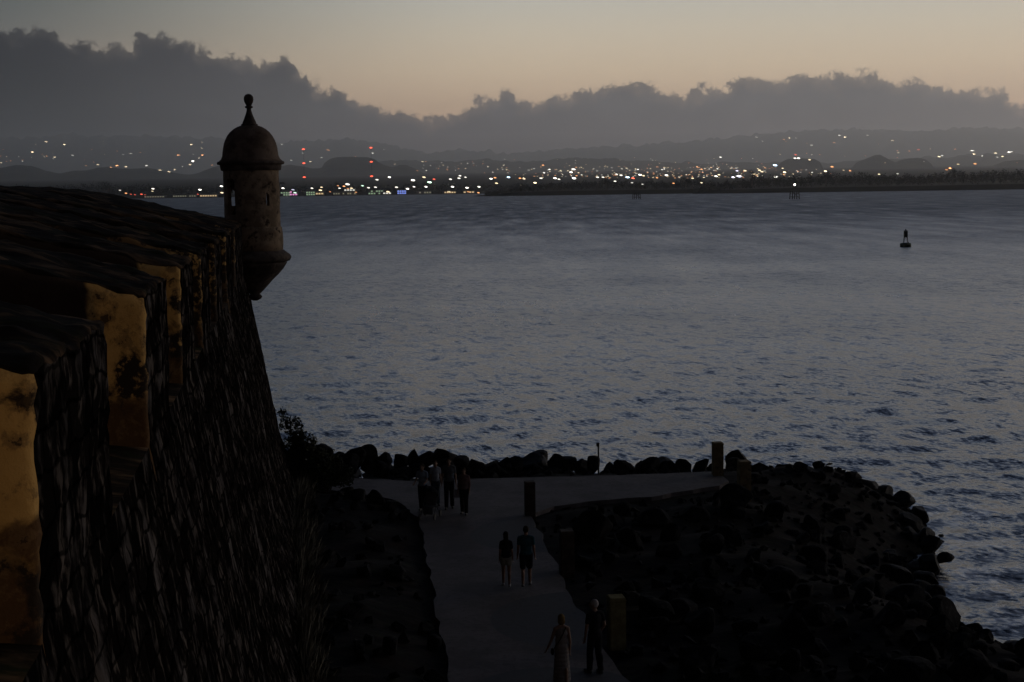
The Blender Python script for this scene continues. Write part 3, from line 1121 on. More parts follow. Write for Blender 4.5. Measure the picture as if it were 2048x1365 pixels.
# the outline of the slope against the water, boulder by boulder
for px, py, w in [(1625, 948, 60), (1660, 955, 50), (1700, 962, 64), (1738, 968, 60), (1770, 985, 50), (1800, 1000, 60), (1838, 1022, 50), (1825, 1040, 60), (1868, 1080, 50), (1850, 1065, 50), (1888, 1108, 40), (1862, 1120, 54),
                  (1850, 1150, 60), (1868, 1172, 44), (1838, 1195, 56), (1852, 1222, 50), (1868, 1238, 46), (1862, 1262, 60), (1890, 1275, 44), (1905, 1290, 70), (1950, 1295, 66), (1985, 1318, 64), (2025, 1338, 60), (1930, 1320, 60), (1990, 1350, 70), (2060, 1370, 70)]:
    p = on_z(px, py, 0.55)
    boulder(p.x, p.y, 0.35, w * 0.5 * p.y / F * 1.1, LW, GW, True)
placed = []
tries = 0
while len(placed) < 165 and tries < 20000:
    tries += 1
    y = random.uniform(27, 67) if random.random() < 0.8 else random.uniform(30, 50)
    x = random.uniform(1.5, 19)
    if abs(x) > y * 0.385 + 0.8 or y > 61.5:
        continue
    d = float(shore_dist(np.array([x]), np.array([y]))[0])
    pd = poly_dist(PATH_XY, x, y)
    if d < -0.6 or pd < 0.75:
        continue
    r = random.choice([0.3, 0.36, 0.42, 0.5, 0.62, 0.75]) * random.uniform(0.85, 1.15) * (0.7 if pd < 1.6 or y > 54 else 1)
    if any((x - a) ** 2 + (y - b) ** 2 < (0.7 * (r + c)) ** 2 for a, b, c in placed):
        continue
    placed.append((x, y, r))
    z = ground_z(x, y)
    boulder(x, y, z + r * random.uniform(0.05, 0.32), r, LW if d < 1.6 else LS, GW if d < 1.6 else GS, d < 1.6)

# smaller rubble filling the gaps, far too many to count
vs, fs = [], []
for _ in range(2600):
    y = random.uniform(26, 63)
    x = random.uniform(-8, 19)
    d = float(shore_dist(np.array([x]), np.array([y]))[0])
    pd = poly_dist(PATH_XY, x, y)
    if d < -0.3 or pd < 0.12 or abs(x) > y * 0.385 + 0.8 or (x < 0 and random.random() < 0.55):
        continue
    z = ground_z(x, y)
    r = random.uniform(0.06, 0.22) * (0.6 if pd < 0.6 else 1)
    k = len(vs)
    pts = [Vector((random.uniform(-1, 1), random.uniform(-1, 1), random.uniform(-0.5, 0.9))).normalized() * r * random.uniform(0.8, 1.25) for _ in range(9)]
    bmr = bmesh.new()
    for p in pts:
        bmr.verts.new(p)
    bmesh.ops.convex_hull(bmr, input=bmr.verts[:])
    bmr.verts.index_update()
    vl = list(bmr.verts)
    vs += [(v.co.x + x, v.co.y + y, v.co.z + z + r * 0.2) for v in vl]
    fs += [tuple(k + v.index for v in f.verts) for f in bmr.faces]
    bmr.free()
tag(mesh_obj('rubble', vs, fs, M['rock'], smooth=False), 'small broken stones strewn over the ground beside the footpath', 'rubble', kind='stuff')

# rocks on the bank between wall and path
LL = 'low rock lying on the earth bank between fort wall and footpath'
GL = 'rocks on the earth bank beside the fort wall'
for px, py, w in [(745, 1000, 50), (780, 1005, 46), (806, 1018, 40), (712, 992, 50), (690, 985, 40), (790, 1140, 60), (730, 1150, 44), (655, 1120, 60), (760, 1090, 40), (840, 1170, 34), (700, 1230, 70), (800, 1235, 44), (865, 1262, 50),
                  (780, 1300, 60), (870, 1330, 60), (640, 1180, 50), (720, 1310, 50), (650, 1290, 60), (848, 1230, 40), (690, 1060, 46), (630, 1040, 46)]:
    p = on_z(px, py, PATH_Z + 0.35)
    r = w * 0.5 * p.y / F
    boulder(p.x, p.y, ground_z(p.x, p.y) + r * 0.25, r, LL, GL)

# ------------------------------------------------------------------ shrubs by the wall


def leaf_cloud(blobs, n, size, bend=0.3):
    vs, fs = [], []
    tot = sum(b[3] * b[4] * b[5] for b in blobs)
    for bx, by, bz, rx, ry, rz in blobs:
        k = max(6, int(n * rx * ry * rz / tot))
        for _ in range(k):
            d = Vector((random.gauss(0, 1), random.gauss(0, 1), random.gauss(0, 1))).normalized() * random.random() ** 0.4
            p = Vector((bx + d.x * rx, by + d.y * ry, bz + d.z * rz))
            nrm = (d + Vector((random.gauss(0, 0.5), random.gauss(0, 0.5), random.gauss(0.3, 0.5)))).normalized()
            t = nrm.orthogonal().normalized()
            t = Matrix.Rotation(random.uniform(0, 6.28), 3, nrm) @ t
            s = nrm.cross(t)
            L = size * random.uniform(0.7, 1.35)
            w = L * 0.42
            i = len(vs)
            vs += [p - t * L * 0.5, p + s * w * 0.5 + nrm * L * 0.06, p + t * L * 0.5 - nrm * L * bend * 0.3, p - s * w * 0.5 + nrm * L * 0.06]
            fs.append((i, i + 1, i + 2, i + 3))
    return vs, fs


def shrub(base, label, blobs, n, size):
    e = empty('shrub', base)
    tag(e, label, 'shrub', 'shrubs at the corner of the fort wall')
    blobs = [tuple(c * 1.18 for c in b) for b in blobs]
    vv, ff = leaf_cloud(blobs, n, size)
    mesh_obj('foliage', vv, ff, M['leaf'], e, smooth=False)
    bm = bmesh.new()
    for bx, by, bz, rx, ry, rz in blobs:
        mid = Vector((bx * 0.4, by * 0.4, bz * 0.5))
        add_tube(bm, (0, 0, -0.3), mid, 0.035, 0.025, 7)
        add_tube(bm, mid, (bx, by, bz + rz * 0.6), 0.025, 0.008, 7)
    bm_obj('stem', bm, M['bark'], e)


b1 = on_z(606, 985, PATH_Z)
shrub(b1, 'taller leafy shrub rising against the water at the wall corner',
      [(-0.55, 0, 2.62, 0.18, 0.18, 0.2), (-0.5, 0.1, 2.25, 0.24, 0.24, 0.32), (-0.22, 0.1, 2.3, 0.2, 0.2, 0.22), (-0.2, 0.1, 1.95, 0.3, 0.3, 0.36), (0.05, 0, 1.55, 0.5, 0.5, 0.5), (-0.3, 0.1, 1.3, 0.5, 0.5, 0.55), (0.35, 0, 0.95, 0.7, 0.6, 0.6), (-0.2, 0, 0.6, 0.7, 0.6, 0.6), (0.02, 0, 2.2, 0.1, 0.1, 0.2)], 4600, 0.17)
b2 = on_z(655, 982, PATH_Z)
shrub(b2, 'lower spreading shrub sloping from the taller one down to the cross path',
      [(-0.4, 0, 1.15, 0.45, 0.45, 0.4), (0.05, 0.1, 0.85, 0.5, 0.45, 0.4), (0.45, 0, 0.5, 0.5, 0.45, 0.4), (-0.3, 0, 0.45, 0.7, 0.6, 0.45), (0.15, 0, 1.3, 0.12, 0.12, 0.16)], 3400, 0.15)

# ------------------------------------------------------------------ posts by the path


def post(px, base_py, top_py, wpx, mat, label, rz):
    p = on_z(px, base_py, PATH_Z)
    h = (base_py - top_py) * p.y / F
    w = wpx * p.y / F
    e = empty('stone_post', (p.x, p.y, PATH_Z), rz)
    tag(e, label, 'post', 'square posts beside the path')
    bm = bmesh.new()
    r = add_box(bm, 0, 0, h * 0.46 - 0.2, w, w, h * 0.92 + 0.4)
    bmesh.ops.bevel(bm, geom=bm.edges[:], offset=0.025, segments=2, affect='EDGES')
    bm_obj('shaft', bm, mat, e)
    bm = bmesh.new()
    add_box(bm, 0, 0, h * 0.92 + 0.035, w * 1.08, w * 1.08, 0.07)
    top = [v for v in bm.verts if v.co.z > h * 0.92 + 0.05]
    for v in top:
        v.co.x *= 0.86
        v.co.y *= 0.86
        v.co.z += 0.02
    bmesh.ops.bevel(bm, geom=bm.edges[:], offset=0.012, segments=2, affect='EDGES')
    bm_obj('cap', bm, mat, e)


post(1435, 950, 882, 21, M['post_yellow'], 'tall yellowish post at the far end of the cross path, outlined against the sea', 0.05)
post(1488, 986, 919, 24, M['post_yellow'], 'ochre post among rocks just beyond the right end of the cross path', 0.1)
post(1060, 1030, 960, 21, M['post_dull'], 'brown post at the junction where the path meets the cross path', 0.1)
post(1134, 1142, 1056, 28, M['post_dull'], 'dim brown post on the rocks right of the man in teal', 0.12)
post(1233, 1284, 1187, 34, M['post_olive'], 'pale yellow post on the rocks beside the white haired man', 0.14)

p = on_z(1199, 955, PATH_Z)
e = empty('marker_pole', (p.x, p.y + 0.6, PATH_Z))
tag(e, 'thin upright pole standing among the breakwater rocks behind the cross path', 'pole')
bm = bmesh.new()
add_tube(bm, (0, 0, -0.3), (0, 0, 1.15), 0.035, 0.035)
bm_obj('shaft', bm, M['metal_dark'], e)
bm = bmesh.new()
add_box(bm, -0.02, 0, 1.2, 0.12, 0.08, 0.16)
bmesh.ops.bevel(bm, geom=bm.edges[:], offset=0.01, segments=1, affect='EDGES')
bm_obj('cap', bm, M['metal_dark'], e)

# ------------------------------------------------------------------ people
SKIN = plain('skin_tan', (0.19, 0.115, 0.08), 0.7)
SKIN_D = plain('skin_brown', (0.17, 0.09, 0.06), 0.6)


def cloth(name, c):
    return noisy(name, tuple(x * 0.75 for x in c), c, scale=5, bump=0.3, rough=0.95, spec=0.05, bdist=0.01)


def person(label, foot, rz, H=1.75, skin=SKIN, sw=0.19, hair='short', hair_col=(0.02, 0.015, 0.01), top_col=(0.05, 0.05, 0.05), bottom='trousers', bottom_col=(0.02, 0.02, 0.025), shoe_col=(0.02, 0.02, 0.02),
           sleeves=0.55, legs=((0.10, 0.0), (-0.10, 0.0)), arms=None, head_turn=0.0, bulk=1.0, strap=None, group=None):
    """local space: faces +Y, feet at the origin. legs: (forward swing of each foot); arms: (elbow, wrist) offsets per side"""
    k = H / 1.75
    V3 = lambda x, y, z: Vector((x * k, y * k, z * k))
    hips = {s: V3(s * 0.085, 0, 0.92) for s in (-1, 1)}
    foot_p, knee = {}, {}
    for s, (fy, lift) in zip((-1, 1), legs):
        foot_p[s] = V3(s * 0.095, fy, 0.075 + lift)
        knee[s] = V3(s * 0.092, fy * 0.45 + 0.035, 0.495 + lift * 0.5)
    sh = {s: V3(s * sw * 0.84, -0.01, 1.405) for s in (-1, 1)}
    elbow, wrist = {}, {}
    arms = arms or {-1: ((-0.04, -0.03, -0.28), (-0.02, 0.10, -0.24)), 1: ((0.04, -0.03, -0.28), (0.02, 0.10, -0.24))}
    for s in (-1, 1):
        elbow[s] = sh[s] + V3(*arms[s][0])
        wrist[s] = elbow[s] + V3(*arms[s][1])
    b = bulk
    bm = bmesh.new()
    add_ball(bm, V3(0, 0, 0.96), (0.15 * k * b, 0.11 * k * b, 0.13 * k))
    add_ball(bm, V3(0, 0, 1.12), (0.13 * k * b, 0.095 * k * b, 0.17 * k))
    add_ball(bm, V3(0, 0, 1.30), (sw * 0.86 * k * b, 0.11 * k * b, 0.19 * k))
    add_capsule(bm, sh[-1], sh[1], 0.055 * k)
    add_capsule(bm, V3(0, -0.01, 1.42), V3(0, 0.01, 1.56), 0.058 * k, 0.05 * k)
    for s in (-1, 1):
        add_capsule(bm, V3(s * 0.03, -0.015, 1.475), sh[s], 0.045 * k, 0.048 * k)
    hd = V3(0, 0.025, 1.635)
    rot = Matrix.Rotation(head_turn, 3, 'Z')
    add_ball(bm, hd, (0.074 * k, 0.094 * k, 0.112 * k), 16, rot)
    add_ball(bm, hd + rot @ V3(0, 0.035, -0.05), (0.055 * k, 0.06 * k, 0.062 * k), 14, rot)     # jaw
    add_capsule(bm, hd + rot @ V3(0, 0.09, 0.015), hd + rot @ V3(0, 0.112, -0.022), 0.010 * k, 0.015 * k, 8)   # nose
    add_ball(bm, hd + rot @ V3(0, 0.088, -0.055), (0.024 * k, 0.011 * k, 0.010 * k), 8, rot)   # mouth
    for s in (-1, 1):
        add_ball(bm, hd + rot @ V3(s * 0.03, 0.085, 0.012), (0.015 * k, 0.010 * k, 0.010 * k), 8, rot)  # eye
        add_ball(bm, hd + rot @ V3(s * 0.075, -0.005, -0.005), (0.013 * k, 0.022 * k, 0.032 * k), 8, rot)  # ear
        add_capsule(bm, hips[s], knee[s], 0.083 * k * b, 0.056 * k)
        add_capsule(bm, knee[s], foot_p[s], 0.055 * k, 0.037 * k)
        add_ball(bm, (knee[s] + foot_p[s]) / 2 + V3(0, -0.022, 0.06), (0.046 * k, 0.05 * k, 0.12 * k))
        add_capsule(bm, foot_p[s] + V3(0, -0.03, -0.035), foot_p[s] + V3(s * 0.02, 0.15, -0.045), 0.038 * k, 0.028 * k)
        add_capsule(bm, sh[s], elbow[s], 0.048 * k * b, 0.038 * k)
        add_capsule(bm, elbow[s], wrist[s], 0.038 * k, 0.026 * k)
        d = (wrist[s] - elbow[s]).normalized()
        side = Vector((0, 1, 0)) - d * d.y
        side = side.normalized() if side.length > 0.2 else Vector((1, 0, 0))
        inw = d.cross(side) * (1 if s > 0 else -1)
        palm = wrist[s] + d * 0.05 * k
        q = Matrix((side, inw, d)).transposed()
        add_ball(bm, palm, (0.040 * k, 0.017 * k, 0.052 * k), 10, q)
        for fi, (o, L) in enumerate(((-0.03, 0.058), (-0.010, 0.074), (0.010, 0.08), (0.030, 0.07))):
            a0 = palm + d * 0.04 * k + side * o * k
            a1 = a0 + d * L * 0.55 * k + inw * 0.008 * k
            a2 = a1 + d * L * 0.4 * k + inw * 0.026 * k
            add_capsule(bm, a0, a1, 0.0095 * k, 0.0085 * k, 6)
            add_capsule(bm, a1, a2, 0.0085 * k, 0.007 * k, 6)
        t0 = palm + side * 0.034 * k - d * 0.012 * k
        t1 = t0 + side * 0.022 * k + d * 0.032 * k + inw * 0.012 * k
        add_capsule(bm, t0, t1, 0.011 * k, 0.009 * k, 6)
        add_capsule(bm, t1, t1 + d * 0.026 * k + inw * 0.010 * k, 0.009 * k, 0.0075 * k, 6)
    body = remesh('person', bm, 0.0085, skin)
    body.location = foot
    body.rotation_euler = (0, 0, rz)
    tag(body, label, 'person', group)
    # shirt / dress bodice
    bm = bmesh.new()
    g = 0.016 * k
    add_ball(bm, V3(0, 0, 0.98), (0.155 * k * b + g, 0.115 * k * b + g, 0.11 * k))
    add_ball(bm, V3(0, 0, 1.12), (0.138 * k * b + g, 0.10 * k * b + g, 0.18 * k))
    add_ball(bm, V3(0, 0, 1.30), (sw * 0.86 * k * b + g, 0.113 * k * b + g, 0.175 * k))
    if sleeves > 0:
        for s in (-1, 1):
            add_capsule(bm, V3(s * 0.045, -0.012, 1.445), sh[s], 0.052 * k + g, 0.048 * k + g)
            add_capsule(bm, sh[s], sh[s].lerp(elbow[s], min(1, sleeves)), 0.047 * k * b + g, 0.044 * k + g)
            if sleeves > 1:
                add_capsule(bm, elbow[s], elbow[s].lerp(wrist[s], sleeves - 1), 0.04 * k + g, 0.03 * k + g)
    if bottom == 'dress':
        for i in range(9):
            t = i / 8
            z = 0.95 - t * 0.78
            add_ball(bm, V3(0, (legs[0][0] + legs[1][0]) * 0.2 * t, z), ((0.165 + 0.055 * t) * k, (0.125 + 0.085 * t) * k, 0.12 * k), 16)
        remesh('dress', bm, 0.014, cloth('cloth_dress', top_col), body)
    else:
        remesh('shirt', bm, 0.014, cloth('cloth_top', top_col), body)
        bm = bmesh.new()
        add_ball(bm, V3(0, 0, 0.93), (0.152 * k * b + g * 0.7, 0.112 * k * b + g * 0.7, 0.12 * k))
        for s in (-1, 1):
            if bottom == 'shorts':
                add_capsule(bm, hips[s], hips[s].lerp(knee[s], 0.82), 0.088 * k * b + g, 0.078 * k + g)
            elif bottom == 'short_shorts':
                add_capsule(bm, hips[s], hips[s].lerp(knee[s], 0.42), 0.088 * k * b + g, 0.085 * k + g)
            else:
                add_capsule(bm, hips[s], knee[s], 0.086 * k * b + g, 0.062 * k + g)
                add_capsule(bm, knee[s], foot_p[s] + V3(0, 0, 0.02), 0.064 * k + g, 0.054 * k + g)
                add_ball(bm, (knee[s] + foot_p[s]) / 2 + V3(0, -0.022, 0.06), (0.06 * k + g, 0.066 * k + g, 0.15 * k))
        remesh('trousers' if bottom == 'trousers' else 'shorts', bm, 0.014, cloth('cloth_bottom', bottom_col), body)
    for s in (-1, 1):
        bm = bmesh.new()
        add_capsule(bm, foot_p[s] + V3(0, -0.035, -0.03), foot_p[s] + V3(s * 0.02, 0.16, -0.04), 0.046 * k, 0.036 * k)
        remesh('shoe', bm, 0.012, plain('shoe', shoe_col, 0.6), body)
    if hair != 'none':
        bm = bmesh.new()
        c = hd + rot @ V3(0, -0.016, 0.022)
        add_ball(bm, c, (0.086 * k, 0.098 * k, 0.108 * k), 16, rot)
        if hair == 'bob':
            add_ball(bm, hd + rot @ V3(0, -0.045, -0.055), (0.092 * k, 0.062 * k, 0.09 * k), 14, rot)
        if hair == 'long':
            add_capsule(bm, hd + rot @ V3(0, -0.05, 0), hd + rot @ V3(0, -0.105, -0.27), 0.08 * k, 0.07 * k)
        remesh('hair', bm, 0.012, cloth('hair', hair_col), body)
    if strap:
        bm = bmesh.new()
        pts = [V3(0.10, 0.02, 1.475), V3(0.085, -0.10, 1.43), V3(0.02, -0.138, 1.30), V3(-0.08, -0.130, 1.12), V3(-0.165, -0.09, 0.98), V3(-0.19, -0.02, 0.90)]
        for a, c in zip(pts, pts[1:]):
            add_capsule(bm, a, c, 0.014 * k)
        add_ball(bm, V3(-0.215, 0.03, 0.84), (0.045 * k, 0.11 * k, 0.085 * k))
        remesh('shoulder_bag', bm, 0.012, cloth('strap', strap), body)
    return body


def feet(px, py):
    q = on_z(px, py, PATH_Z)
    return Vector((q.x, q.y, PATH_Z))


GW2 = 'people walking on the footpath'
person('woman with blond bob in long pale sleeveless dress, dark strap across her back', feet(1124, 1372), 0.05, 1.70, hair='bob', hair_col=(0.13, 0.085, 0.03), top_col=(0.16, 0.145, 0.135), bottom='dress', sleeves=0, sw=0.175,
       legs=((0.20, 0.0), (-0.22, 0.05)), strap=(0.01, 0.008, 0.006), shoe_col=(0.02, 0.015, 0.01), group=GW2,
       arms={-1: ((-0.09, 0.02, -0.27), (-0.09, 0.06, -0.22)), 1: ((0.05, -0.02, -0.28), (0.0, 0.05, -0.25))})
person('white haired man in black shirt and dark trousers beside the yellow post', feet(1190, 1346), 0.55, 1.78, hair='short', hair_col=(0.30, 0.28, 0.27), top_col=(0.012, 0.012, 0.014), bottom='trousers', bottom_col=(0.012, 0.012, 0.014), head_turn=0.7, sw=0.205,
       legs=((0.08, 0), (-0.10, 0)), group=GW2, arms={-1: ((-0.05, 0.02, -0.28), (0.0, 0.06, -0.25)), 1: ((0.07, -0.05, -0.27), (-0.03, 0.14, -0.20))})
person('woman with long dark hair in black top and pale shorts walking away', feet(1013, 1174), 0.0, 1.63, hair='long', hair_col=(0.010, 0.008, 0.007), top_col=(0.012, 0.012, 0.014), bottom='short_shorts', bottom_col=(0.20, 0.19, 0.165), shoe_col=(0.3, 0.3, 0.3), sw=0.17, skin=SKIN_D,
       legs=((0.18, 0.0), (-0.20, 0.05)), group=GW2)
person('man in teal shirt and dark shorts walking beside the woman in pale shorts', feet(1053, 1173), -0.03, 1.78, hair='short', top_col=(0.02, 0.06, 0.075), bottom='shorts', bottom_col=(0.012, 0.012, 0.016), shoe_col=(0.12, 0.12, 0.12), sw=0.215, bulk=1.1, skin=SKIN_D,
       legs=((-0.21, 0.05), (0.18, 0.0)), group=GW2)
G3 = 'group with a pushchair at the path junction'
push = {-1: ((-0.05, 0.10, -0.25), (0.02, 0.24, -0.06)), 1: ((0.05, 0.10, -0.25), (-0.02, 0.24, -0.06))}
person('person in pale blue shirt and dark trousers pushing the pushchair', feet(846, 1022), math.pi - 0.25, 1.72, top_col=(0.16, 0.20, 0.24), bottom_col=(0.012, 0.012, 0.018), hair='short', arms=push, legs=((0.1, 0), (-0.1, 0.01)), group=G3)
person('person in light top and grey blue trousers between the pushchair and the others', feet(872, 1010), math.pi + 0.1, 1.66, top_col=(0.22, 0.24, 0.28), bottom_col=(0.05, 0.06, 0.08), hair='long', sw=0.17, legs=((0.08, 0), (-0.08, 0)), group=G3)
person('tallest person of the junction group, in dark clothes with white bag', feet(899, 1017), math.pi, 1.86, top_col=(0.07, 0.075, 0.08), bottom_col=(0.008, 0.008, 0.012), hair='short', sw=0.21, legs=((-0.1, 0), (0.1, 0)), group=G3)
person('person in dull reddish brown top at the right end of the junction group', feet(929, 1028), math.pi - 0.2, 1.66, top_col=(0.13, 0.085, 0.08), bottom_col=(0.012, 0.01, 0.012), hair='short', bulk=1.1, sleeves=1.4, legs=((0.1, 0), (-0.1, 0)), group=G3)
q = feet(904, 1017)
bm = bmesh.new()
add_box(bm, 0, 0, 0.15, 0.24, 0.10, 0.30)
for v in bm.verts:
    if v.co.z > 0.2:
        v.co.x *= 0.85
        v.co.y *= 0.6
bmesh.ops.subdivide_edges(bm, edges=bm.edges[:], cuts=3, use_grid_fill=True)
for v in bm.verts:
    v.co += Vector((0, 0.02 * fbm((v.co.x * 9, v.co.y * 9, v.co.z * 9), 3), 0))
for a in (-0.06, 0.06):
    add_tube(bm, (a, 0, 0.29), (a * 0.5, 0, 0.46), 0.008)
add_tube(bm, (-0.03, 0, 0.46), (0.03, 0, 0.46), 0.008)
bag = bm_obj('carrier_bag', bm, cloth('bag_white', (0.22, 0.22, 0.24)))
bag.location = (q.x + 0.18, q.y - 0.12, PATH_Z + 0.42)
tag(bag, 'white carrier bag hanging from the hand of the tallest person', 'bag')

# pushchair
q = feet(861, 1036)
e = empty('pushchair', (q.x, q.y, PATH_Z), math.pi - 0.25)
tag(e, 'dark pushchair with hood being pushed toward the viewer at the junction', 'pushchair')
mm = M['metal_dark']
bm = bmesh.new()
for s in (-1, 1):
    add_tube(bm, (s * 0.24, 0.36, 0.12), (s * 0.22, -0.42, 1.02), 0.014)
    add_tube(bm, (s * 0.24, -0.30, 0.12), (s * 0.22, 0.12, 0.55), 0.014)
    add_tube(bm, (s * 0.24, -0.30, 0.12), (s * 0.24, 0.36, 0.12), 0.012)
add_tube(bm, (-0.22, -0.42, 1.02), (0.22, -0.42, 1.02), 0.02)
bm_obj('frame', bm, mm, e)
bm = bmesh.new()
add_box(bm, 0, 0.08, 0.42, 0.38, 0.34, 0.06)
r = add_box(bm, 0, -0.14, 0.66, 0.38, 0.06, 0.5)
add_box(bm, 0, 0.27, 0.30, 0.34, 0.05, 0.24)
bmesh.ops.bevel(bm, geom=bm.edges[:], offset=0.015, segments=2, affect='EDGES')
bm_obj('seat', bm, cloth('pushchair_seat', (0.07, 0.07, 0.075)), e)
bm = bmesh.new()
r = bmesh.ops.create_uvsphere(bm, u_segments=20, v_segments=12, radius=0.27)
bmesh.ops.bisect_plane(bm, geom=bm.verts[:] + bm.edges[:] + bm.faces[:], plane_co=(0, 0, 0), plane_no=(0, 0.55, -0.83), clear_outer=True)
bmesh.ops.translate(bm, verts=bm.verts, vec=(0, -0.06, 0.82))
bmesh.ops.solidify(bm, geom=bm.faces[:], thickness=0.012)
bm_obj('hood', bm, cloth('pushchair_hood', (0.015, 0.015, 0.017)), e, smooth=True)
for sx, sy in ((-0.27, 0.36), (0.27, 0.36), (-0.27, -0.30), (0.27, -0.30)):
    bm = bmesh.new()
    add_tube(bm, (sx - 0.02, sy, 0.12), (sx + 0.02, sy, 0.12), 0.12, seg=20)
    bmesh.ops.bevel(bm, geom=bm.edges[:], offset=0.01, segments=2, affect='EDGES')
    wh = bm_obj('wheel', bm, mm, e)

# ------------------------------------------------------------------ channel buoy and beacons
q = on_z(1811, 494, 0)
k = q.y / F
e = empty('channel_buoy', (q.x, q.y, 0), 0.3)
tag(e, 'dark green channel buoy with squat float and boxy top mark on open water', 'buoy')
bm = bmesh.new()
vv, ff = lathe([(0.4, -0.8), (1.0, -0.5), (1.22, -0.1), (1.24, 0.55), (1.12, 0.82), (0.3, 0.9)], 28)
bm.free()
mesh_obj('float', vv, ff, M['buoy_green'], e)
bm = bmesh.new()
for i in range(4):
    a = i * math.pi / 2 + 0.4
    add_tube(bm, (0.62 * math.cos(a), 0.62 * math.sin(a), 0.85), (0.30 * math.cos(a), 0.30 * math.sin(a), 3.5), 0.05, 0.045, 8)
    b2_ = (i + 1) * math.pi / 2 + 0.4
    add_tube(bm, (0.55 * math.cos(a), 0.55 * math.sin(a), 1.4), (0.44 * math.cos(b2_), 0.44 * math.sin(b2_), 2.3), 0.03, 0.03, 6)
bm_obj('cage', bm, M['metal_dark'], e)
bm = bmesh.new()
add_box(bm, 0, 0, 2.75, 0.98, 0.10, 1.35, 0)
add_box(bm, 0, 0, 2.75, 0.10, 0.98, 1.35, 0)
bm_obj('top_mark', bm, M['buoy_green'], e)
bm = bmesh.new()
add_tube(bm, (0, 0, 3.45), (0, 0, 3.62), 0.42, 0.42, 14)
add_tube(bm, (0, 0, 3.62), (0, 0, 3.95), 0.13, 0.10, 12)
bm_obj('lantern', bm, M['metal_dark'], e)
bm = bmesh.new()
add_tube(bm, (0.9, 0.3, 0.8), (0.9, 0.3, 1.05), 0.07, 0.07, 8)
bm_obj('lifting_eye', bm, M['metal_dark'], e)


def beacon(px, py, label, lit):
    q = on_z(px, py, 0)
    e = empty('harbour_beacon', (q.x, q.y, 0), 0.2)
    tag(e, label, 'beacon', 'pile beacons in the channel')
    for i, (sx, sy) in enumerate(((-1, -1), (1, -1), (-1, 1), (1, 1), (0, 0))):
        bm = bmesh.new()
        add_tube(bm, (sx * 3.6, sy * 3.2, -3), (sx * 2.9, sy * 2.6, 7.2), 0.42, 0.36, 8)
        bm_obj('pile', bm, M['timber'], e)
    bm = bmesh.new()
    for z in (2.2, 5.0):
        for s in (-1, 1):
            add_tube(bm, (-3.2, s * 2.9, z), (3.2, s * 2.9, z), 0.2, 0.2, 6)
            add_tube(bm, (s * 3.2, -2.9, z), (s * 3.2, 2.9, z), 0.2, 0.2, 6)
    add_tube(bm, (-3.3, -3, 1.0), (3.1, -2.8, 6.5), 0.16, 0.16, 6)
    add_tube(bm, (3.3, -3, 1.0), (-3.1, -2.8, 6.5), 0.16, 0.16, 6)
    bm_obj('bracing', bm, M['timber'], e)
    bm = bmesh.new()
    add_box(bm, 0, 0, 7.35, 7.2, 6.4, 0.3)
    bm_obj('platform', bm, M['timber'], e)
    bm = bmesh.new()
    for sx, sy in ((-1, -1), (1, -1), (-1, 1), (1, 1)):
        add_tube(bm, (sx * 1.2, sy * 1.2, 7.5), (sx * 0.4, sy * 0.4, 11.8), 0.12, 0.1, 6)
    add_box(bm, 0, 0, 9.6, 2.0, 2.0, 0.12)
    add_box(bm, 0, 0, 11.9, 1.1, 1.1, 0.16)
    bm_obj('tower', bm, M['metal_dark'], e)
    bm = bmesh.new()
    add_tube(bm, (0, 0, 11.98), (0, 0, 12.4), 0.5, 0.5, 12)
    add_ball(bm, (0, 0, 12.9), (0.9, 0.9, 0.9) if lit else (0.5, 0.5, 0.6))
    bm_obj('lantern', bm, glow('beacon_lamp', (1.0, 0.93, 0.85), 5.0) if lit else M['metal_dark'], e)


beacon(1273, 399, 'unlit pile beacon standing in the water, left of the lit one', False)
beacon(1589, 399, 'pile beacon in the water carrying a lit white lamp', True)

# ------------------------------------------------------------------ far land


def strip(name, prof, Y, base_front, base_back, z_base, mat, noise_amp=0.0, seed=0, rows=8, kind='structure'):
    """a ridge: photo outline at distance Y, falling to z_base in front and behind"""
    xs = np.linspace(prof[0][0], prof[-1][0], max(60, int((prof[-1][0] - prof[0][0]) / 5)))
    ys = np.interp(xs, [p[0] for p in prof], [p[1] for p in prof])
    verts, faces = [], []
    offs = [(-1, 0)] + [(-(1 - t), math.sin(t * math.pi / 2) ** 0.8) for t in np.linspace(0.12, 1, rows)][:-1] + [(0, 1)] + [(t, math.cos(t * math.pi / 2)) for t in (0.3, 0.65, 1)]
    for px, py in zip(xs, ys):
        top = on_y(px, py, Y)
        for oy, h in offs:
            y = Y + (oy * base_front if oy < 0 else oy * base_back)
            x = top.x * (y / Y)
            z = z_base + (top.z - z_base) * h
            if noise_amp and h > 0.02:
                z += noise_amp * fbm((x * 0.004 + seed, y * 0.004, seed), 5) * (h if oy != 0 else 0.35)
            verts.append((x, y, z))
    n = len(offs)
    for i in range(len(xs) - 1):
        for j in range(n - 1):
            faces.append((i * n + j, (i + 1) * n + j, (i + 1) * n + j + 1, i * n + j + 1))
    o = mesh_obj(name, verts, faces, mat)
    if kind:
        tag(o, kind=kind)
    return o


def plain_z(y):
    return 1.0 + max(0, y - 3160) * 0.0135


terrain = []
vs, fs = [], []
ys_ = [3160, 3175, 3300, 3600, 4000, 4600, 5400, 6400, 7600, 9000, 11000, 14500, 18500, 26500]
xs_ = np.linspace(-12500, 12500, 80)
for y in ys_:
    for x in xs_:
        z = -1.5 if y == 3160 else plain_z(y)
        vs.append((x, y, z))
for j in range(len(ys_) - 1):
    for i in range(len(xs_) - 1):
        a = j * len(xs_) + i
        fs.append((a, a + 1, a + len(xs_) + 1, a + len(xs_)))
terrain.append(tag(mesh_obj('coastal_plain', vs, fs, M['far_land']), kind='structure'))

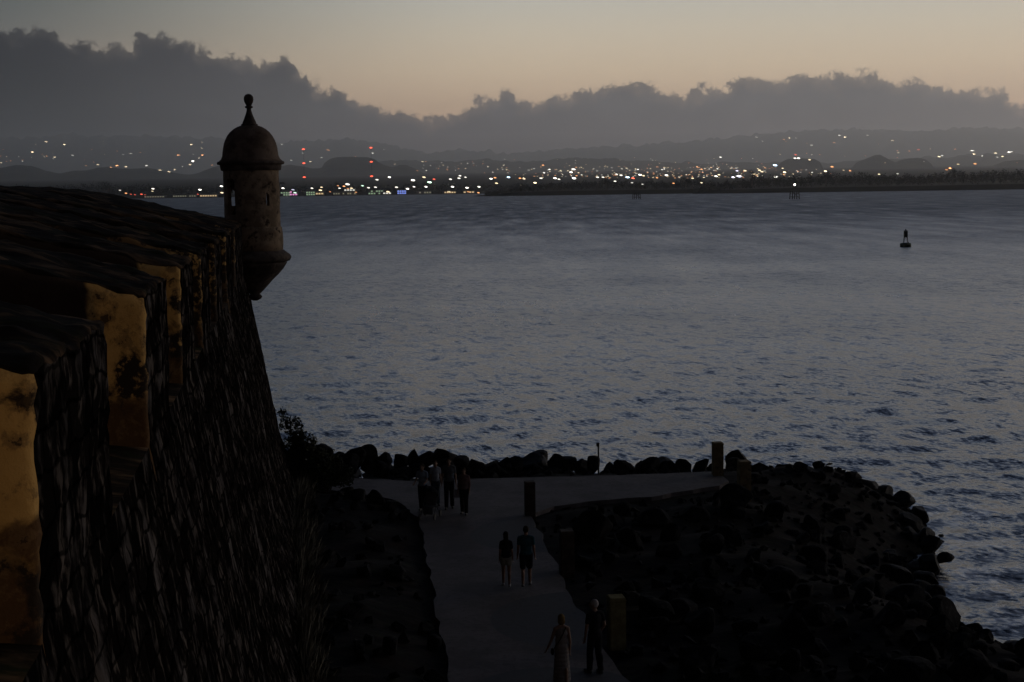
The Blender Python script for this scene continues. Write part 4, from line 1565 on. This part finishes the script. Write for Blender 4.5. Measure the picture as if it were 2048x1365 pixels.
MOUNT = [(-500, 290), (-250, 272), (0, 280), (120, 274), (300, 277), (420, 281), (560, 288), (690, 282), (760, 290), (800, 300), (860, 310), (905, 305), (960, 307), (1010, 312), (1100, 304), (1250, 296), (1400, 284), (1560, 268), (1700, 262), (1820, 266), (1950, 260), (2100, 262), (2300, 275), (2600, 290)]
terrain.append(strip('mountains', MOUNT, 34000, 8000, 3500, 230, M['hill'], 110, 3, rows=12))
MOUNT2 = [(560, 352), (700, 330), (800, 322), (900, 325), (980, 322), (1060, 326), (1150, 318), (1260, 322), (1380, 330), (1500, 326), (1600, 330), (1750, 322), (1850, 318), (2000, 312), (2150, 310), (2400, 320)]
terrain.append(strip('foothills', MOUNT2, 20000, 3300, 2000, 170, M['hill'], 46, 8, rows=9))
HILLS_L = [(-500, 325), (-300, 318), (-100, 333), (0, 337), (30, 331), (65, 333), (90, 343), (120, 349), (150, 343), (175, 341), (195, 336), (215, 335), (240, 339), (262, 339), (300, 337), (330, 344), (380, 352), (402, 345), (425, 336), (445, 330), (480, 322), (530, 326), (555, 335),
           (580, 331), (605, 333), (622, 338), (643, 337), (650, 326), (660, 319), (678, 315), (705, 314.5), (735, 315), (748, 318), (760, 327), (772, 334), (786, 337), (800, 331), (812, 331), (830, 338), (850, 348), (872, 354), (905, 362), (950, 372)]
terrain.append(strip('hills', HILLS_L, 13500, 1400, 1400, 95, M['hill'], 13, 5, rows=8))
for nm, prof in (('hills', [(1525, 366), (1543, 350), (1552, 338), (1562, 325), (1575, 319), (1600, 317), (1628, 318), (1640, 324), (1645, 335), (1655, 352), (1662, 366)]),
                 ('hills', [(1690, 362), (1705, 335), (1712, 326), (1735, 317), (1750, 311), (1760, 310), (1772, 316), (1790, 325), (1800, 321), (1815, 318), (1835, 316), (1850, 319), (1862, 328), (1870, 340), (1885, 360)]),
                 ('hills', [(1930, 362), (1965, 345), (1985, 332), (2010, 323), (2040, 320), (2080, 324), (2110, 335), (2150, 360)])):
    terrain.append(strip(nm, prof, 12500, 780, 860, 85, M['hill'], 8, 12, rows=7))

# wooded points of land on the right
LAND1 = [(940, 394), (960, 391), (1000, 388), (1060, 384), (1150, 382), (1300, 380), (1400, 379), (1460, 380)]
LAND2 = [(1384, 388), (1400, 384), (1450, 380), (1600, 376), (1800, 373), (2048, 368), (2200, 366), (2500, 366)]
h1 = strip('headland', LAND1, 2330, 90, 250, -2, M['far_land'])
h2 = strip('headland', LAND2, 2200, 60, 260, -2, M['far_land'])
terrain += [h1, h2]


def far_trees(name, prof, base_prof, Y, spacing, label, spread=40, leaf=2.4, jag=5.0, per=70):
    vs, fs = [], []
    x0, x1 = prof[0][0], prof[-1][0]
    step = spacing / Y * F
    px = x0
    while px < x1:
        py = np.interp(px, [p[0] for p in prof], [p[1] for p in prof])
        pb = np.interp(px, [p[0] for p in base_prof], [p[1] for p in base_prof])
        y = Y + random.uniform(0, spread)
        top = on_y(px, py + random.uniform(-0.3, 1) * jag, y)
        bot = on_y(px, pb, y)
        hh = max(3.0, top.z - max(0, bot.z))
        for _ in range(per):
            d = Vector((random.gauss(0, 1), random.gauss(0, 1), random.gauss(0, 1))).normalized() * random.random() ** 0.45
            t = 0.55 + 0.45 * d.z
            p = Vector((top.x + d.x * spacing * 0.9, y + d.y * 5, max(0, bot.z) + hh * t))
            a = Vector((random.gauss(0, 1), random.gauss(0, 1), random.gauss(0, 1))).normalized() * leaf * random.uniform(0.6, 1.2)
            b_ = Vector((random.gauss(0, 1), random.gauss(0, 1), random.gauss(0, 1))).normalized() * leaf * random.uniform(0.6, 1.2)
            i = len(vs)
            vs += [p, p + a, p + a * 0.5 + b_]
            fs.append((i, i + 1, i + 2))
        px += step * random.uniform(0.6, 1.3)
    o = mesh_obj(name, vs, fs, M['far_leaf'], smooth=False)
    tag(o, label, 'trees', kind='stuff')
    return o


T1 = [(975, 387), (1000, 382), (1030, 373), (1060, 368), (1100, 364), (1165, 361), (1200, 357), (1230, 359), (1290, 361), (1340, 361), (1360, 358), (1385, 357), (1410, 361), (1450, 364)]
far_trees('treeline', T1, LAND1, 2325, 5.0, 'black wooded point of land in the middle of the far shore', per=110)
T2 = [(1392, 378), (1410, 371), (1440, 365), (1470, 360), (1500, 354), (1530, 351), (1560, 349), (1600, 351), (1640, 346), (1680, 344), (1720, 345), (1760, 346), (1800, 348), (1850, 348), (1880, 344), (1920, 341), (1960, 341), (2000, 339), (2048, 337), (2150, 335), (2400, 336)]
far_trees('treeline', T2, LAND2, 2190, 5.0, 'long black wooded shore at right beyond the beacons', per=130, jag=7)
SH = [(-300, 395), (0, 394), (600, 390), (1000, 388)]
T3 = [(-200, 366), (0, 372), (110, 371), (150, 367), (200, 362), (215, 366), (240, 372), (262, 367), (300, 368), (335, 369), (440, 370), (560, 368), (580, 372), (620, 369), (650, 373), (670, 366), (700, 371), (740, 370), (800, 369), (830, 363), (868, 366), (900, 363), (950, 369), (985, 364), (1010, 368), (1080, 368)]
far_trees('treeline', T3, SH, 3290, 7.0, 'dark belt of trees along the town waterfront at left', per=80, leaf=3.2, jag=6)

# single trees that rise above the belts
bvh_trees = []


def far_tree(px, top, base, Y, w, label, group, kind='round'):
    t = on_y(px, top, Y)
    b_ = on_y(px, base, Y)
    z0 = max(0.5, b_.z)
    hh = t.z - z0
    e = empty('tree', (t.x, Y, z0))
    tag(e, label, 'tree', group)
    bm = bmesh.new()
    add_tube(bm, (0, 0, -1), (hh * 0.02, 0, hh * 0.8), hh * 0.03, hh * 0.012, 7)
    bm_obj('trunk', bm, M['bark'], e)
    W_ = w * Y / F / 2
    if kind == 'palm':
        vs, fs = [], []
        for i in range(16):
            a = i * 2.4
            prev = Vector((hh * 0.02, 0, hh * 0.82))
            for s in range(4):
                r_ = (s + 1) / 4
                nx = Vector((math.cos(a) * W_ * r_, math.sin(a) * W_ * r_, hh * (0.82 + 0.2 * math.sin(r_ * 2.4) - 0.22 * r_)))
                k_ = len(vs)
                o_ = Vector((-math.sin(a), math.cos(a), 0)) * 0.7
                vs += [prev - o_, prev + o_, nx + o_, nx - o_ + Vector((0, 0, -0.8))]
                fs.append((k_, k_ + 1, k_ + 2, k_ + 3))
                prev = nx
        mesh_obj('crown', vs, fs, M['far_leaf'], e, smooth=False)
    else:
        blobs = [(random.uniform(-0.5, 0.5) * W_, 0, hh * random.uniform(0.5, 0.85), W_ * random.uniform(0.35, 0.7), W_ * 0.5, hh * random.uniform(0.12, 0.22)) for _ in range(6)]
        vv, ff = leaf_cloud(blobs, 420, 1.5)
        mesh_obj('crown', vv, ff, M['far_leaf'], e, smooth=False)


GT = 'trees standing out above the far tree belts'
far_tree(1372, 353, 380, 2318, 26, 'broad tree standing clear above the wooded point near its right end', GT)
far_tree(1400, 354, 380, 2318, 22, 'second broad tree beside the clear standing one on the wooded point', GT)
far_tree(1504, 338, 372, 2186, 16, 'slim tree top poking up at the left end of the long wooded shore', GT)
far_tree(1212, 352, 380, 2320, 20, 'rounded tree at the crest of the wooded point, left half', GT)
far_tree(1652, 339, 372, 2186, 20, 'bushy tree rising from the long wooded shore beside the small hill', GT)
far_tree(1906, 336, 370, 2186, 22, 'bushy tree rising from the long wooded shore near the right edge', GT)
far_tree(564, 362, 388, 3260, 14, 'palm on the town waterfront just right of the sentry box', GT, 'palm')
far_tree(672, 362, 388, 3260, 15, 'rounded tree on the town waterfront below the dark hill', GT)
far_tree(832, 361, 388, 3260, 18, 'rounded tree on the town waterfront beside the brightest lamps', GT)
far_tree(205, 359, 385, 3260, 40, 'feathery tree group seen just over the sloping parapet at left', GT)

# ------------------------------------------------------------------ radio masts with red lights
red = glow('red_beacon', (1.0, 0.10, 0.05), 3.5)


def mast(px, rows, base_py, Y, label):
    b_ = on_y(px, base_py, Y)
    t = on_y(px, rows[0], Y)
    z0 = plain_z(Y) - 1
    e = empty('radio_mast', (t.x, Y, z0))
    tag(e, label, 'mast', 'radio masts behind the waterfront')
    hh = t.z - z0
    bm = bmesh.new()
    for i in range(3):
        a = i * 2.094
        add_tube(bm, (1.6 * math.cos(a), 1.6 * math.sin(a), 0), (1.0 * math.cos(a), 1.0 * math.sin(a), hh), 0.10, 0.08, 5)
    for s in range(24):
        for i in range(3):
            a, c = i * 2.094, (i + 1) * 2.094
            z1, z2 = hh * s / 24, hh * (s + 1) / 24
            add_tube(bm, (1.5 * math.cos(a), 1.5 * math.sin(a), z1), (1.4 * math.cos(c), 1.4 * math.sin(c), z2), 0.05, 0.05, 4)
    bm_obj('lattice', bm, M['metal_dark'], e)
    for r_ in rows:
        zz = on_y(px, r_, Y).z - z0
        bm = bmesh.new()
        add_ball(bm, (0, -1.2, zz), (4.0, 1.4, 1.5))
        bm_obj('warning_light', bm, red, e)


mast(607, (299, 327, 355), 385, 3900, 'tall lattice mast with three red lights nearest the sentry box')
mast(742, (296, 324, 353), 385, 3900, 'tall lattice mast with three red lights above the dark rounded hill')

# ------------------------------------------------------------------ waterfront buildings
win_cols = [glow('window_warm', (1.0, 0.72, 0.40), 0.55), glow('window_green', (0.62, 0.85, 0.55), 0.30), glow('window_white', (0.95, 0.95, 0.85), 0.75), glow('window_dim', (0.75, 0.72, 0.50), 0.16), glow('sign_pink', (1.0, 0.35, 0.75), 0.8), glow('sign_blue', (0.25, 0.35, 1.0), 0.9)]
GBD = 'low lit buildings along the town waterfront'
for px, w, h, wc, label in [
    (310, 40, 5, 3, 'long low waterfront building with dim lit front just over the parapet'),
    (370, 46, 6, 3, 'wide dim waterfront hall midway between parapet slope and sentry box'),
    (418, 34, 6, 0, 'warm lit waterfront house just left of the sentry box'),
    (572, 20, 9, 1, 'greenish lit kiosk beside the sentry box right edge'),
    (588, 16, 11, 4, 'small waterfront building with pink lit front'),
    (622, 18, 9, 1, 'narrow greenish lit building between two waterfront lamps'),
    (640, 16, 8, 0, 'small yellow lit waterfront building under the dark hill'),
    (690, 46, 7, 3, 'long dim building on the shore below the two lamp rows'),
    (700, 22, 14, 2, 'brightly lit two storey building with white windows behind the belt'),
    (752, 30, 10, 1, 'square pale green lit shed on the waterfront'),
    (804, 18, 9, 5, 'small building with blue lit front among the waterfront lamps'),
    (772, 22, 6, 2, 'white lit pavilion at the water edge left of the wooded point'),
    (848, 30, 7, 3, 'dim long building near the right end of the waterfront'),
    (898, 28, 6, 0, 'warm lit building second from the wooded point'),
    (938, 22, 6, 0, 'orange lit building next to the tip of the wooded point'),
]:
    Y = 3176 + (35 if h > 8 else 10)
    q = on_y(px, 388, Y)
    ww, hh, dd = w * Y / F, h * Y / F, 14.0
    e = empty('waterfront_building', (q.x, Y, 0.6))
    tag(e, label, 'building', GBD)
    bm = bmesh.new()
    add_box(bm, 0, 0, hh / 2, ww, dd, hh)
    bm_obj('wall', bm, M['bldg'], e)
    bm = bmesh.new()
    add_box(bm, 0, 0, hh + 0.3, ww + 1.2, dd + 1.2, 0.6)
    bm_obj('roof', bm, M['bldg_roof'], e)
    nw = max(2, int(ww / 5))
    for fl in range(1 if hh < 9 else 2):
        zc = hh * (0.5 if hh < 9 else 0.28 + 0.45 * fl)
        for i in range(nw):
            if random.random() < 0.15:
                continue
            bm = bmesh.new()
            add_box(bm, (i + 0.5) / nw * ww - ww / 2, -dd / 2 - 0.05, zc, ww / nw * 0.72, 0.2, min(3.2, hh * 0.42))
            bm_obj('window', bm, win_cols[wc], e)

# ------------------------------------------------------------------ lamps of the town, the hills and the shore
bpy.context.view_layer.update()
LAMPCOL = {'white': (1.0, 0.94, 0.82), 'warm': (1.0, 0.78, 0.48), 'orange': (1.0, 0.42, 0.16), 'red': (1.0, 0.13, 0.07), 'green': (0.65, 1.0, 0.72), 'blue': (0.55, 0.80, 1.0), 'violet': (0.80, 0.76, 1.0)}
LSTR = {}
lamp_mesh = {}


def get_lamp(col, level, band=0):
    key = (col, level, band)
    if key not in lamp_mesh:
        m = glow('lamp_%s_%d_%d' % key, LAMPCOL[col], (0.4, 0.9, 2.0, 4.2)[level] * (1.0, 1.6, 2.4, 3.8)[band])
        bm = bmesh.new()
        add_ball(bm, (0, 0, 0), (1.0, 0.6, 0.36), 10, Matrix.Rotation(R(9), 3, 'Y'))
        add_tube(bm, (0, 0.2, -2.0), (0, 0.2, -0.3), 0.06, 0.05, 5, mi=1)
        me = bpy.data.meshes.new('lamp')
        bm.to_mesh(me)
        bm.free()
        me.materials.append(m)
        me.materials.append(M['metal_dark'])
        lamp_mesh[key] = me
    return lamp_mesh[key]


trees_bvh = []
for o in terrain:
    me = o.data
    trees_bvh.append(BVHTree.FromPolygons([v.co.copy() for v in me.vertices], [tuple(p.vertices) for p in me.polygons]))


def lamp(px, py, col, level, size, name, label, group, Y=None):
    if Y is None:
        d = ray(px, py).normalized()
        best = None
        for t in trees_bvh:
            hit = t.ray_cast(CAM, d)
            if hit[0] is not None and (best is None or hit[3] < best[1]):
                best = (hit[0], hit[3])
        if best is None or best[1] < 2000:
            return
        p = best[0] - d * 14
    else:
        p = on_y(px, py, Y)
    s = size * 0.72 * p.y / F / 2
    o = bpy.data.objects.new(name, get_lamp(col, level, 0 if p.y < 6000 else 1 if p.y < 16000 else 2 if p.y < 25000 else 3))
    o.location = p
    o.scale = (s, s, s * 0.95)
    C.objects.link(o)
    tag(o, '%s %s' % (col if col != 'violet' else 'violet white', label), 'light', '%s %s' % (col, group))


# waterfront lamps, left shore (in front of the tree belt)
WF = ('lamp glowing on the town waterfront across the water', 'lamps along the town waterfront')
for px, py, c, l, s in [(240, 381, 'white', 1, 7), (252, 387, 'orange', 2, 7), (262, 389, 'red', 1, 6), (270, 390, 'red', 1, 6), (283, 389, 'red', 2, 7), (290, 390, 'red', 1, 5), (306, 378, 'white', 2, 9), (305, 383, 'warm', 1, 7), (400, 380, 'white', 3, 9), (396, 389, 'red', 1, 6), (443, 373, 'white', 3, 9), (444, 386, 'warm', 2, 9),
                        (566, 377, 'white', 3, 8), (586, 380, 'violet', 1, 9), (590, 386, 'green', 2, 9), (624, 377, 'white', 2, 8), (643, 375, 'warm', 2, 7), (641, 381, 'warm', 2, 10), (679, 377, 'white', 2, 7), (676, 372, 'orange', 1, 7), (688, 373, 'orange', 2, 8), (695, 369, 'white', 2, 13), (696, 378, 'orange', 1, 7), (703, 377, 'warm', 2, 8), (712, 385, 'orange', 1, 7),
                        (725, 372, 'green', 2, 8), (737, 376, 'white', 2, 8), (751, 375, 'white', 2, 8), (754, 360, 'white', 2, 9), (779, 355, 'white', 3, 9), (776, 384, 'warm', 2, 10), (793, 375, 'white', 2, 9), (815, 378, 'white', 3, 9), (828, 374, 'white', 2, 8), (826, 361, 'white', 3, 12), (848, 355, 'warm', 2, 10), (852, 374, 'white', 3, 8), (859, 365, 'green', 3, 12), (868, 359, 'red', 2, 8),
                        (901, 359, 'white', 2, 9), (905, 374, 'white', 3, 9), (934, 376, 'white', 3, 9), (958, 374, 'white', 3, 8), (918, 357, 'white', 2, 9), (920, 352, 'white', 2, 8), (931, 355, 'white', 2, 7), (937, 384, 'orange', 1, 9), (957, 386, 'orange', 2, 7), (898, 384, 'warm', 1, 10), (660, 384, 'orange', 1, 6)]:
    lamp(px, py, c, l, s, 'street_lamp', *WF, Y=3172 if py > 366 else 3262)
# town lamps behind the wooded points
TN = ('lamp of the town glittering behind the wooded point', 'lamps of the town behind the wooded point')
for px, py, c, l, s in [(982, 358, 'white', 3, 9), (990, 356, 'orange', 2, 8), (993, 367, 'warm', 2, 9), (1017, 355, 'blue', 3, 10), (1040, 357, 'orange', 2, 8), (1048, 358, 'warm', 2, 9), (1070, 366, 'warm', 3, 9), (1082, 357, 'white', 2, 9), (1088, 346, 'white', 2, 7), (1086, 331, 'orange', 2, 7), (1110, 357, 'white', 3, 10), (1118, 359, 'white', 2, 8), (1142, 345, 'white', 3, 9), (1147, 339, 'white', 2, 12), (1148, 357, 'white', 3, 12),
                        (1153, 352, 'orange', 1, 7), (1195, 355, 'white', 2, 9), (1206, 355, 'white', 2, 8), (1233, 349, 'white', 2, 8), (1242, 351, 'white', 2, 9), (1255, 355, 'blue', 3, 12), (1266, 357, 'red', 3, 9), (1280, 350, 'white', 3, 10), (1287, 352, 'warm', 2, 8), (1333, 351, 'white', 3, 9), (1314, 356, 'orange', 2, 7), (1385, 357, 'warm', 2, 8), (1432, 353, 'white', 3, 9), (1438, 350, 'warm', 2, 8), (1403, 339, 'orange', 2, 7), (1474, 342, 'violet', 2, 8),
                        (1466, 355, 'violet', 3, 9), (1478, 353, 'violet', 3, 13), (1490, 342, 'warm', 2, 9), (1508, 349, 'warm', 3, 8), (1519, 341, 'warm', 2, 9), (1524, 344, 'warm', 2, 8), (1550, 331, 'blue', 3, 12), (1551, 354, 'white', 3, 11), (1569, 345, 'warm', 3, 9), (1590, 317, 'white', 2, 9), (1597, 317, 'white', 3, 8), (1591, 310, 'red', 2, 6), (1619, 320, 'warm', 2, 7),
                        (1651, 343, 'warm', 3, 9), (1664, 334, 'orange', 2, 9), (1687, 341, 'warm', 1, 6), (1700, 342, 'orange', 2, 7), (1758, 349, 'warm', 2, 7), (1795, 348, 'white', 1, 7), (1264, 366, 'white', 1, 8), (1285, 369, 'white', 1, 7), (1347, 367, 'orange', 2, 7), (1403, 366, 'warm', 2, 7), (1230, 363, 'white', 2, 8), (1900, 337, 'orange', 3, 8), (1893, 340, 'orange', 1, 8), (1916, 329, 'warm', 1, 8), (1950, 328, 'orange', 2, 8), (1441, 315, 'white', 2, 7)]:
    lamp(px, py, c, l, s, 'street_lamp', *TN, Y=2305 if py > 362 else 3420)
for _ in range(185):
    px = random.triangular(985, 1720, 1380)
    py = random.uniform(334, 357)
    if px > 1535:
        py = random.uniform(336, 350)
    lamp(px, py, random.choice(['white', 'warm', 'warm', 'orange', 'orange', 'white']), random.choice([0, 0, 1, 1, 1, 2]), random.uniform(3.2, 6.5), 'street_lamp', *TN)
for _ in range(95):  # extra small town lamps, added to thicken the band of lights
    lamp(random.triangular(960, 1700, 1330), random.triangular(340, 357, 353), random.choice(['white', 'warm', 'warm', 'orange']), random.choice([1, 1, 2]), random.uniform(2.6, 4.6), 'town_light',
         'small light in the packed band of town lights behind the wooded point', 'small lights of the town behind the wooded point')
# hill lamps
HL = ('house light on the hazy hillside behind the left part of the town', 'house lights on the left hillsides')
for px, py, c, l, s in [(92, 284, 'warm', 1, 8), (129, 290, 'warm', 2, 7), (65, 305, 'warm', 2, 8), (110, 315, 'warm', 1, 8), (94, 313, 'orange', 0, 7), (2, 326, 'warm', 1, 6), (145, 311, 'white', 0, 7), (196, 330, 'warm', 1, 8), (222, 335, 'orange', 1, 6), (234, 332, 'orange', 2, 8), (252, 334, 'warm', 1, 8), (293, 332, 'white', 1, 7), (262, 308, 'white', 0, 8), (320, 341, 'warm', 1, 9), (338, 344, 'warm', 1, 8),
                        (383, 290, 'warm', 2, 7), (357, 311, 'orange', 1, 10), (405, 311, 'orange', 2, 7), (386, 323, 'white', 3, 8), (380, 330, 'warm', 1, 8), (350, 340, 'warm', 1, 7), (398, 317, 'white', 0, 7), (404, 297, 'warm', 0, 6), (255, 262, 'white', 0, 3), (425, 331, 'orange', 0, 7), (172, 332, 'orange', 0, 6), (563, 289, 'white', 0, 6),
                        (606, 307, 'white', 0, 6), (621, 324, 'warm', 1, 7), (583, 321, 'white', 0, 6), (656, 301, 'orange', 0, 11), (643, 316, 'white', 0, 6), (746, 307, 'white', 1, 8), (711, 314, 'orange', 0, 6), (790, 329, 'warm', 0, 7), (845, 324, 'warm', 1, 7), (834, 342, 'orange', 0, 7), (886, 331, 'warm', 0, 6), (768, 300, 'white', 0, 6)]:
    lamp(px, py, c, l, s, 'house_light', *HL)
HR = ('house light on the hazy hillside above the wooded shore at right', 'house lights on the right hillsides')
for px, py, c, l, s in [(1212, 279, 'white', 0, 7), (1417, 274, 'warm', 0, 7), (1513, 275, 'white', 0, 7), (1526, 283, 'white', 1, 6), (1578, 277, 'warm', 2, 7), (1568, 280, 'orange', 1, 6), (1592, 277, 'white', 0, 6), (1623, 291, 'white', 0, 8), (1679, 271, 'white', 1, 7), (1690, 275, 'warm', 2, 7), (1668, 286, 'orange', 0, 7), (1785, 282, 'warm', 1, 8), (1735, 271, 'white', 0, 7), (1797, 306, 'warm', 0, 7), (1837, 300, 'red', 1, 7), (1818, 302, 'orange', 0, 6),
                        (1878, 314, 'warm', 2, 8), (1884, 312, 'white', 1, 7), (1944, 302, 'white', 2, 7), (1948, 309, 'warm', 2, 8), (1966, 313, 'white', 2, 8), (1991, 307, 'warm', 2, 8), (1995, 315, 'white', 1, 7), (2006, 314, 'warm', 2, 9), (2018, 305, 'white', 2, 9), (2023, 304, 'white', 1, 7), (1805, 261, 'white', 0, 6), (1910, 299, 'orange', 0, 7), (1640, 310, 'orange', 0, 6)]:
    lamp(px, py, c, l, s, 'house_light', *HR)
HM = ('house light scattered over the foothills above the town centre', 'house lights on the foothills')
for _ in range(110):
    lamp(random.uniform(840, 1530), random.triangular(312, 348, 340), random.choice(['warm', 'orange', 'white']), random.choice([0, 0, 0, 1]), random.uniform(3, 5.5), 'house_light', *HM)
for _ in range(46):
    lamp(random.choice([random.uniform(0, 430), random.uniform(1480, 2040)]), random.triangular(270, 338, 318), random.choice(['warm', 'white', 'orange']), 0, random.uniform(3, 5), 'house_light', 'house light glimmering faintly on the outer hillsides', 'faint house lights on the outer hillsides')

# ------------------------------------------------------------------ haze
bm = bmesh.new()
add_box(bm, 0, 18800, 700, 34000, 38600, 1408)
hz, nt, b = new_mat('haze')
hz.node_tree.nodes.remove(b)
pv = nt.n('ShaderNodeVolumePrincipled')
pv.inputs['Color'].default_value = (0.995, 0.965, 0.92, 1)
pv.inputs['Density'].default_value = HAZE_D
pv.inputs['Anisotropy'].default_value = 0.78
nt.l(pv.outputs[0], hz.node_tree.nodes['Material Output'].inputs['Volume'])
ho = bm_obj('haze', bm, hz)
tag(ho, kind='stuff')

# ------------------------------------------------------------------ render settings
scene.view_settings.view_transform = 'Standard'
scene.view_settings.look = 'None'
scene.view_settings.exposure = 0
scene.view_settings.gamma = 1
cy = scene.cycles
cy.max_bounces = 7
cy.diffuse_bounces = 2
cy.glossy_bounces = 3
cy.transmission_bounces = 2
cy.volume_bounces = 2
cy.sample_clamp_indirect = 1.5
cy.use_denoising = True
cy.caustics_reflective = False
cy.caustics_refractive = False
scene.render.film_transparent = False
